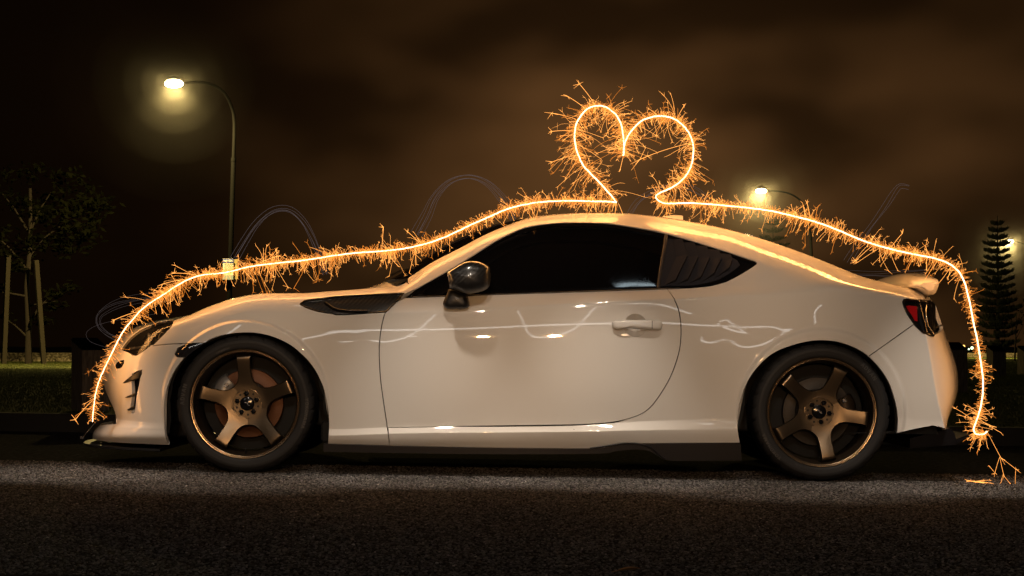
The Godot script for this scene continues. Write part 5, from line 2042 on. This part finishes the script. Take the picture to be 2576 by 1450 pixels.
	# a few long strays, the drips under the right end and the splash on the road
	for e in [[1448, 300, -60, -22], [1447, 330, -58, -6], [1452, 390, -62, 10], [1500, 268, -42, -66], [1480, 280, -52, -46], [1700, 305, 22, -46], [1740, 360, -130, 26], [500, 694, -62, -14], [480, 702, -70, 4], [352, 783, -62, 14], [700, 662, 60, -16], [960, 632, 4, -66], [1060, 618, -34, -40], [1551, 509, -6, 42], [1556, 512, 16, 36], [640, 669, 52, -30], [2200, 615, -44, 34], [2040, 555, -8, -52], [2240, 626, 30, -44], [1568, 395, -8, 30], [240, 1000, -50, 46]]:
		var a := px_world(Vector2(e[0], e[1]), trail_z(e[0]))
		var dd := Vector3(e[2], -e[3], 0) * px
		spark(bright, a, dd.normalized(), dd.length(), Vector3(0, -0.12, rng.randfn() * 0.1), 0.001, 5)
	for e in [[2484, 1086, 2516, 1150], [2516, 1150, 2556, 1180], [2516, 1150, 2524, 1195], [2516, 1150, 2502, 1188], [2556, 1180, 2552, 1240], [2524, 1195, 2540, 1215], [2524, 1195, 2518, 1214], [2502, 1188, 2488, 1172]]:
		var a := px_world(Vector2(e[0], e[1]), trail_z(e[0]))
		var b := px_world(Vector2(e[2], e[3]), trail_z(e[2]))
		spark(bright, a, (b - a).normalized(), a.distance_to(b), Vector3(0.05, -0.05, 0), 0.0006, 4)
	var hit := Vector3(px_world(pts([2460, 1206])[0], 0.78).x, 0.0, 0.78)
	hit.y = ground_y(hit.x, hit.z) + 0.004
	for k in 20:
		var a := rng.randf() * TAU
		spark(bright, hit + Vector3(rng.randfn() * 0.012, 0, rng.randfn() * 0.02), Vector3(cos(a), rng.randf_range(0.02, 0.3), sin(a)).normalized(), rng.randf_range(0.015, 0.07), Vector3(0, -0.1, 0), 0.0006, 3)
	obj("spark_thread", bright.mesh(), mat.spark_bright, o).set_meta("kind", "stuff")
	obj("spark_fuzz", dim.mesh(), mat.spark_dim, o).set_meta("kind", "stuff")

func strands(label: String, called: String, line: PackedVector2Array, z: float, spread: PackedFloat32Array, m: Material) -> void:
	var o := thing(called, label, "light trail", Vector3.ZERO, "pale light trails")
	var base := smooth_line(line, 8.0)
	for e in spread:
		var s := Shape.new()
		var w := PackedVector3Array()
		for k in base.size():
			var f := float(k) / (base.size() - 1)
			var t := base[mini(k + 1, base.size() - 1)] - base[maxi(k - 1, 0)]
			var nrm := Vector2(t.y, -t.x).normalized()
			var fan := e * (0.35 + 0.9 * absf(sin(f * 2.2 + e * 0.13))) + 1.5 * sin(f * 9.0 + e)
			w.append(px_world(base[k] + nrm * fan, z))
		tube(s, w, 0.0007, 0.0007, 5)
		obj("light_strand", s.mesh(), m, o)

func build_pale_trails() -> void:
	strands("pale violet light trail arcing behind the bonnet, right of the street lamp's pole", "pale_light_trail", pts([580, 668, 610, 615, 640, 570, 672, 540, 700, 528, 730, 531, 760, 556, 785, 595, 805, 640, 822, 690]), -1.3, PackedFloat32Array([-9, -5, -2, 2, 9]), mat.strand)
	strands("pale violet light trail arcing over the windscreen", "pale_light_trail", pts([1050, 592, 1075, 545, 1095, 500, 1125, 465, 1160, 449, 1195, 449, 1230, 466, 1262, 500, 1285, 535, 1300, 560]), -1.3, PackedFloat32Array([-9, -4, 0, 3, 7, 14]), mat.strand)
	strands("pale violet light trail rising above the roof behind the heart", "pale_light_trail", pts([1575, 560, 1590, 530, 1610, 505, 1640, 486, 1680, 470, 1720, 468, 1755, 480, 1780, 500]), -1.3, PackedFloat32Array([-7, -3, 2, 6]), mat.strand)
	strands("pale light trail rising behind the tail above the spoiler, ending in a hook", "pale_light_trail", pts([2130, 660, 2165, 610, 2200, 560, 2230, 515, 2252, 480, 2266, 466, 2288, 469]), -1.3, PackedFloat32Array([-8, -1, 7]), mat.strand)
	strands("pale light trail looping before the car's nose", "pale_light_trail", pts([420, 748, 360, 752, 300, 764, 262, 782, 246, 800, 250, 822, 275, 842, 310, 854]), -1.3, PackedFloat32Array([-12, -6, -1, 3, 9]), mat.strand_dim)
	strands("thin wide light trail looping left of the car's nose", "pale_light_trail", pts([390, 790, 320, 800, 260, 815, 228, 828, 216, 842, 226, 860, 260, 874, 300, 884]), -1.3, PackedFloat32Array([0]), mat.strand_dim)
	strands("faint level light trail behind the spoiler", "pale_light_trail", pts([2090, 690, 2150, 690, 2220, 692, 2290, 686, 2330, 680]), -1.3, PackedFloat32Array([-8, -3, 2, 8]), mat.strand_dim)

# unseen light trails out of view, placed so paint and glass mirror thin lines
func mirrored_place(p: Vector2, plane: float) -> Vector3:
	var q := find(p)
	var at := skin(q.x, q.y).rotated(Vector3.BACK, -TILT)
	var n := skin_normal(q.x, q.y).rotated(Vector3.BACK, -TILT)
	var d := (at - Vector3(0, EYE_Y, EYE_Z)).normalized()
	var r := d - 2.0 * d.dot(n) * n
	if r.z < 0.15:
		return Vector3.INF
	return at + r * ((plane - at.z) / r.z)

func unseen_trail(label: String, line: PackedVector2Array, plane: float, width: float, m: Material) -> void:
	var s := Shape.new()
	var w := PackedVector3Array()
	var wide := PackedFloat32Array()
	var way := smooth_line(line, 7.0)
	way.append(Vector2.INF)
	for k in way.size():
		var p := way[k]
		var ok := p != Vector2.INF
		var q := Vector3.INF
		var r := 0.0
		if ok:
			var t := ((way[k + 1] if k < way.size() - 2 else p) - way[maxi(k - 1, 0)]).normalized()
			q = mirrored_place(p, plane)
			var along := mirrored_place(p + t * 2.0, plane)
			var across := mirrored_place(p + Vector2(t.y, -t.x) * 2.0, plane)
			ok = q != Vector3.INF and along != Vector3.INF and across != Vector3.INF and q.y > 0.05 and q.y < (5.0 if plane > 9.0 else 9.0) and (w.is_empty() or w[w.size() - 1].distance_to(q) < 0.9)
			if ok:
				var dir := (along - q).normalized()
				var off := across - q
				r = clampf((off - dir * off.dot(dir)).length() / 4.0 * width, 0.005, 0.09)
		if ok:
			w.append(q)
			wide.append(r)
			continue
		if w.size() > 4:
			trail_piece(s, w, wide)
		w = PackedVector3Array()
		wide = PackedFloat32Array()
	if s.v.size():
		var o := obj("unseen_light_trail", s.mesh(), m)
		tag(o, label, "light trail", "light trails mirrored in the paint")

func trail_piece(s: Shape, w: PackedVector3Array, wide: PackedFloat32Array) -> void:
	for pass_ in 2:   # even out the path
		var v := w.duplicate()
		for k in range(1, w.size() - 1):
			v[k] = (w[k - 1] + w[k] * 2.0 + w[k + 1]) / 4.0
		w = v
	var rows := []
	for k in w.size():
		var dir := (w[mini(k + 1, w.size() - 1)] - w[maxi(k - 1, 0)]).normalized()
		var a := (Vector3.BACK - dir * Vector3.BACK.dot(dir)).normalized()
		var b := dir.cross(a)
		var row := []
		for j in 8:
			row.append(w[k] + (a * cos(TAU * j / 8.0) + b * sin(TAU * j / 8.0)) * wide[k])
		rows.append(row)
	grid(s, rows, true)

func build_unseen_trails() -> void:
	unseen_trail("wavy white light trail out of view, placed to be mirrored along wing, door and quarter", joined([pts([933.9, 856.6, 953.4, 860.5, 980.7, 859.3, 1015.9, 850.8, 1047.2, 835.1, 1078.4, 807.8, 1101.8, 785.1, 1113.6, 781.2, 1195.6, 777.7, 1273.7, 775.4, 1295.2, 775.4, 1303, 782.4, 1312.8, 800, 1320.6, 823.4, 1332.3, 842.9, 1351.8, 849.6, 1383.1, 848, 1430, 835.1, 1453.4, 821.5, 1476.8, 796.1, 1496.4, 774.6, 1519.8, 765.6, 1566.7, 762.5, 1621.4, 760.9, 1664.3, 767.6, 1703.4, 778.5, 1738.5, 790.6])]), 10.6, 3.8, mat.unseen_white)
	unseen_trail("nearly level white light trail out of view, placed to be mirrored across the door handle", joined([pts([760.9, 853.8, 800.5, 845.5, 842.1, 837.2, 904.6, 832.2]), pts([922.2, 831.2, 1039.3, 830.4, 1195.6, 826.5, 1351.8, 819.5, 1469, 815.6, 1539.3, 814.4, 1664.3, 812.9, 1742.5, 817.6]), pts([1769.1, 819.2, 1806.5, 820.4, 1869, 823.8, 1931.4, 822.5, 1952.3, 824.6, 1977.2, 835])]), 10.6, 3.8, mat.unseen_white)
	unseen_trail("short upright white light trail out of view, placed to be mirrored over the rear wheel", pts([2050.1, 822.5, 2052.2, 808, 2048, 791.3, 2054.3, 776.7, 2068, 767.2]), 10.6, 3.8, mat.unseen_white)
	unseen_trail("short white light trail out of view, placed to be mirrored over the front wheel", pts([509, 862.1, 550.6, 849.7, 571.4, 841.3, 592.2, 826.7, 611, 814.3, 625.6, 812.2]), 10.6, 3.8, mat.unseen_white)
	unseen_trail("white light trail out of view, placed to be mirrored as a dip above the rear wheel arch", pts([1833.6, 854.6, 1852.3, 868.3, 1873.2, 874.6, 1898.1, 871.7, 1927.3, 864.2, 1977.2, 837.1, 2010.5, 827.9, 2043.8, 824.6, 2077.2, 824.6]), 10.6, 3.8, mat.unseen_white)
	unseen_trail("bluish light arc out of view, placed to be mirrored in the rear of the side window", pts([1547.1, 717.2, 1570.6, 712.9, 1605.7, 712.1, 1650.7, 717.2]), 3.2, 3.0, mat.unseen_blue)

func sky_picture() -> ImageTexture:
	var w := 1024
	var h := 512
	var im := Image.create_empty(w, h, false, Image.FORMAT_RGBF)
	var nz := FastNoiseLite.new()
	nz.seed = 12
	nz.frequency = 3.4
	nz.fractal_octaves = 4
	for y in h:
		var el := PI / 2.0 - PI * (y + 0.5) / h
		for x in w:
			var az := wrapf(TAU * (x + 0.5) / w, -PI, PI)   # the first column lies straight ahead, along -z
			var k := 0.0035
			if el > -0.02:
				var d := Vector3(sin(az) * cos(el), sin(el) * 2.6, -cos(az) * cos(el))
				var cloud := nz.get_noise_3dv(d * 1.6 + Vector3(0, 0, 3.0))
				var g := exp(-pow((az - 0.05) / (0.145 if az < 0.05 else 0.23), 2.0)) * exp(-pow((el - 0.085) / 0.13, 2.0))
				k = 0.0025 + 0.075 * g * maxf(0.3, 0.82 + 1.2 * cloud)
			im.set_pixel(x, y, Color(k * 1.0, k * 0.44, k * 0.14))
	return ImageTexture.create_from_image(im)

func unseen_spot(at: Vector3, to: Vector3, energy: float, angle: float, color: Color) -> void:
	var o := thing("unseen_light", "unseen light out of view, placed to light the car side and the road strip before it", "light", at, "lights above the picture")
	var s := Shape.new()
	var b := Basis.looking_at((to - at).normalized())
	var q := Shape.new()
	lathe(q, [Vector2(0.0, -0.06), Vector2(0.03, -0.06), Vector2(0.045, 0.0), Vector2(0.045, 0.03)], 20)
	obj("light_housing", placed_shape(q, Transform3D(b * Basis(Vector3.UP, PI), Vector3.ZERO)).mesh(), mat.black_satin, o)
	q = Shape.new()
	lathe(q, [Vector2(0.043, 0.022), Vector2(0.0, 0.024)], 20)
	obj("light_face", placed_shape(q, Transform3D(b * Basis(Vector3.UP, PI), Vector3.ZERO)).mesh(), mat.unseen_light_face, o)
	var l := SpotLight3D.new()
	l.name = "light_beam"
	l.transform = Transform3D(b, b * Vector3(0, 0, -0.05))
	l.spot_angle = angle
	l.spot_angle_attenuation = 1.0
	l.spot_range = 30.0
	l.spot_attenuation = 2.0
	l.light_energy = energy
	l.light_color = color
	l.light_size = 0.05
	l.shadow_enabled = true
	o.add_child(l)

func _ready() -> void:
	var cam := Camera3D.new()
	cam.name = "camera"
	cam.projection = Camera3D.PROJECTION_FRUSTUM
	cam.near = 0.1
	cam.far = 5000.0
	cam.size = 0.1 * 1450.0 / FOCAL
	cam.frustum_offset = Vector2(0.0, 0.1 * (HORIZON_V - 725.0) / FOCAL)
	cam.position = Vector3(0, EYE_Y, EYE_Z)
	add_child(cam)
	cam.current = true
	var env := Environment.new()
	env.background_mode = Environment.BG_SKY
	env.sky = Sky.new()
	var sky := PanoramaSkyMaterial.new()
	sky.panorama = sky_picture()
	env.sky.sky_material = sky
	env.tonemap_mode = Environment.TONE_MAPPER_LINEAR
	env.tonemap_exposure = 1.0
	env.sdfgi_enabled = true
	env.ssao_enabled = true
	env.ssil_enabled = true
	env.volumetric_fog_enabled = true
	env.volumetric_fog_density = 0.0
	var we := WorldEnvironment.new()
	we.name = "environment"
	we.environment = env
	add_child(we)
	var added_dim_light := DirectionalLight3D.new()
	added_dim_light.name = "added_dim_light"
	added_dim_light.rotation_degrees = Vector3(-50, 20, 0)
	added_dim_light.light_energy = 0.01  # faint added directional fill; the night sky shows no moon
	added_dim_light.light_color = Color(1.0, 0.9, 0.8)
	added_dim_light.light_angular_distance = 12.0
	added_dim_light.shadow_enabled = true
	add_child(added_dim_light)
	make_materials()
	mat.unseen_light_face = glow(Color(1.0, 0.93, 0.85), 6.0)
	mat.trail_core = glow(Color(1.0, 0.62, 0.32), 6.0)
	mat.spark_bright = glow(Color(1.0, 0.37, 0.075), 2.7)
	mat.spark_dim = glow(Color(1.0, 0.28, 0.03), 1.4)
	mat.unseen_white = glow(Color(1.0, 0.96, 0.9), 6.0)
	mat.unseen_blue = glow(Color(0.75, 0.92, 1.0), 9.0)
	mat.strand = glow(Color(0.75, 0.6, 0.62), 0.13)
	mat.strand_dim = glow(Color(0.75, 0.6, 0.62), 0.07)
	mat.shore_amber = glow(Color(1.0, 0.5, 0.12), 3.0)
	mat.shore_white = glow(Color(0.8, 1.0, 0.6), 3.0)
	for x in [-0.9, -0.3, 0.3, 0.9]:  # unseen lights by the camera, placed to light the car's side
		unseen_spot(Vector3(x, 1.2, 8.2), Vector3(x * 1.9, 0.62, 0.88), 6.9 - 2.1 * absf(x), 9.5, Color(1.0, 0.76, 0.50))
	for x in [-1.2, -0.4, 0.4, 1.2]:  # higher unseen lights, placed to brighten the upper flank
		unseen_spot(Vector3(x, 2.9, 6.4), Vector3(x * 1.4, 0.80, 0.88), 5.3 - 1.1 * absf(x), 10.5, Color(1.0, 0.92, 0.83))
	for x in [-2.0, -1.2, -0.4, 0.4, 1.2, 2.0]:  # unseen lights overhead, placed to light the road strip before the car
		unseen_spot(Vector3(x, 2.4, 1.9), Vector3(x, 0.0, 1.08 if absf(x) != 1.2 else 1.42), 5.0 if absf(x) != 1.2 else 3.4, 16.5 if absf(x) != 1.2 else 19.0, Color(1.0, 0.93, 0.85))
	build_ground()
	build_car()
	build_sparkler()
	build_pale_trails()
	build_unseen_trails()
	build_lamps()
	build_wall()
	build_bollards()
	build_trees()
	build_far_shore()
	build_leaf()
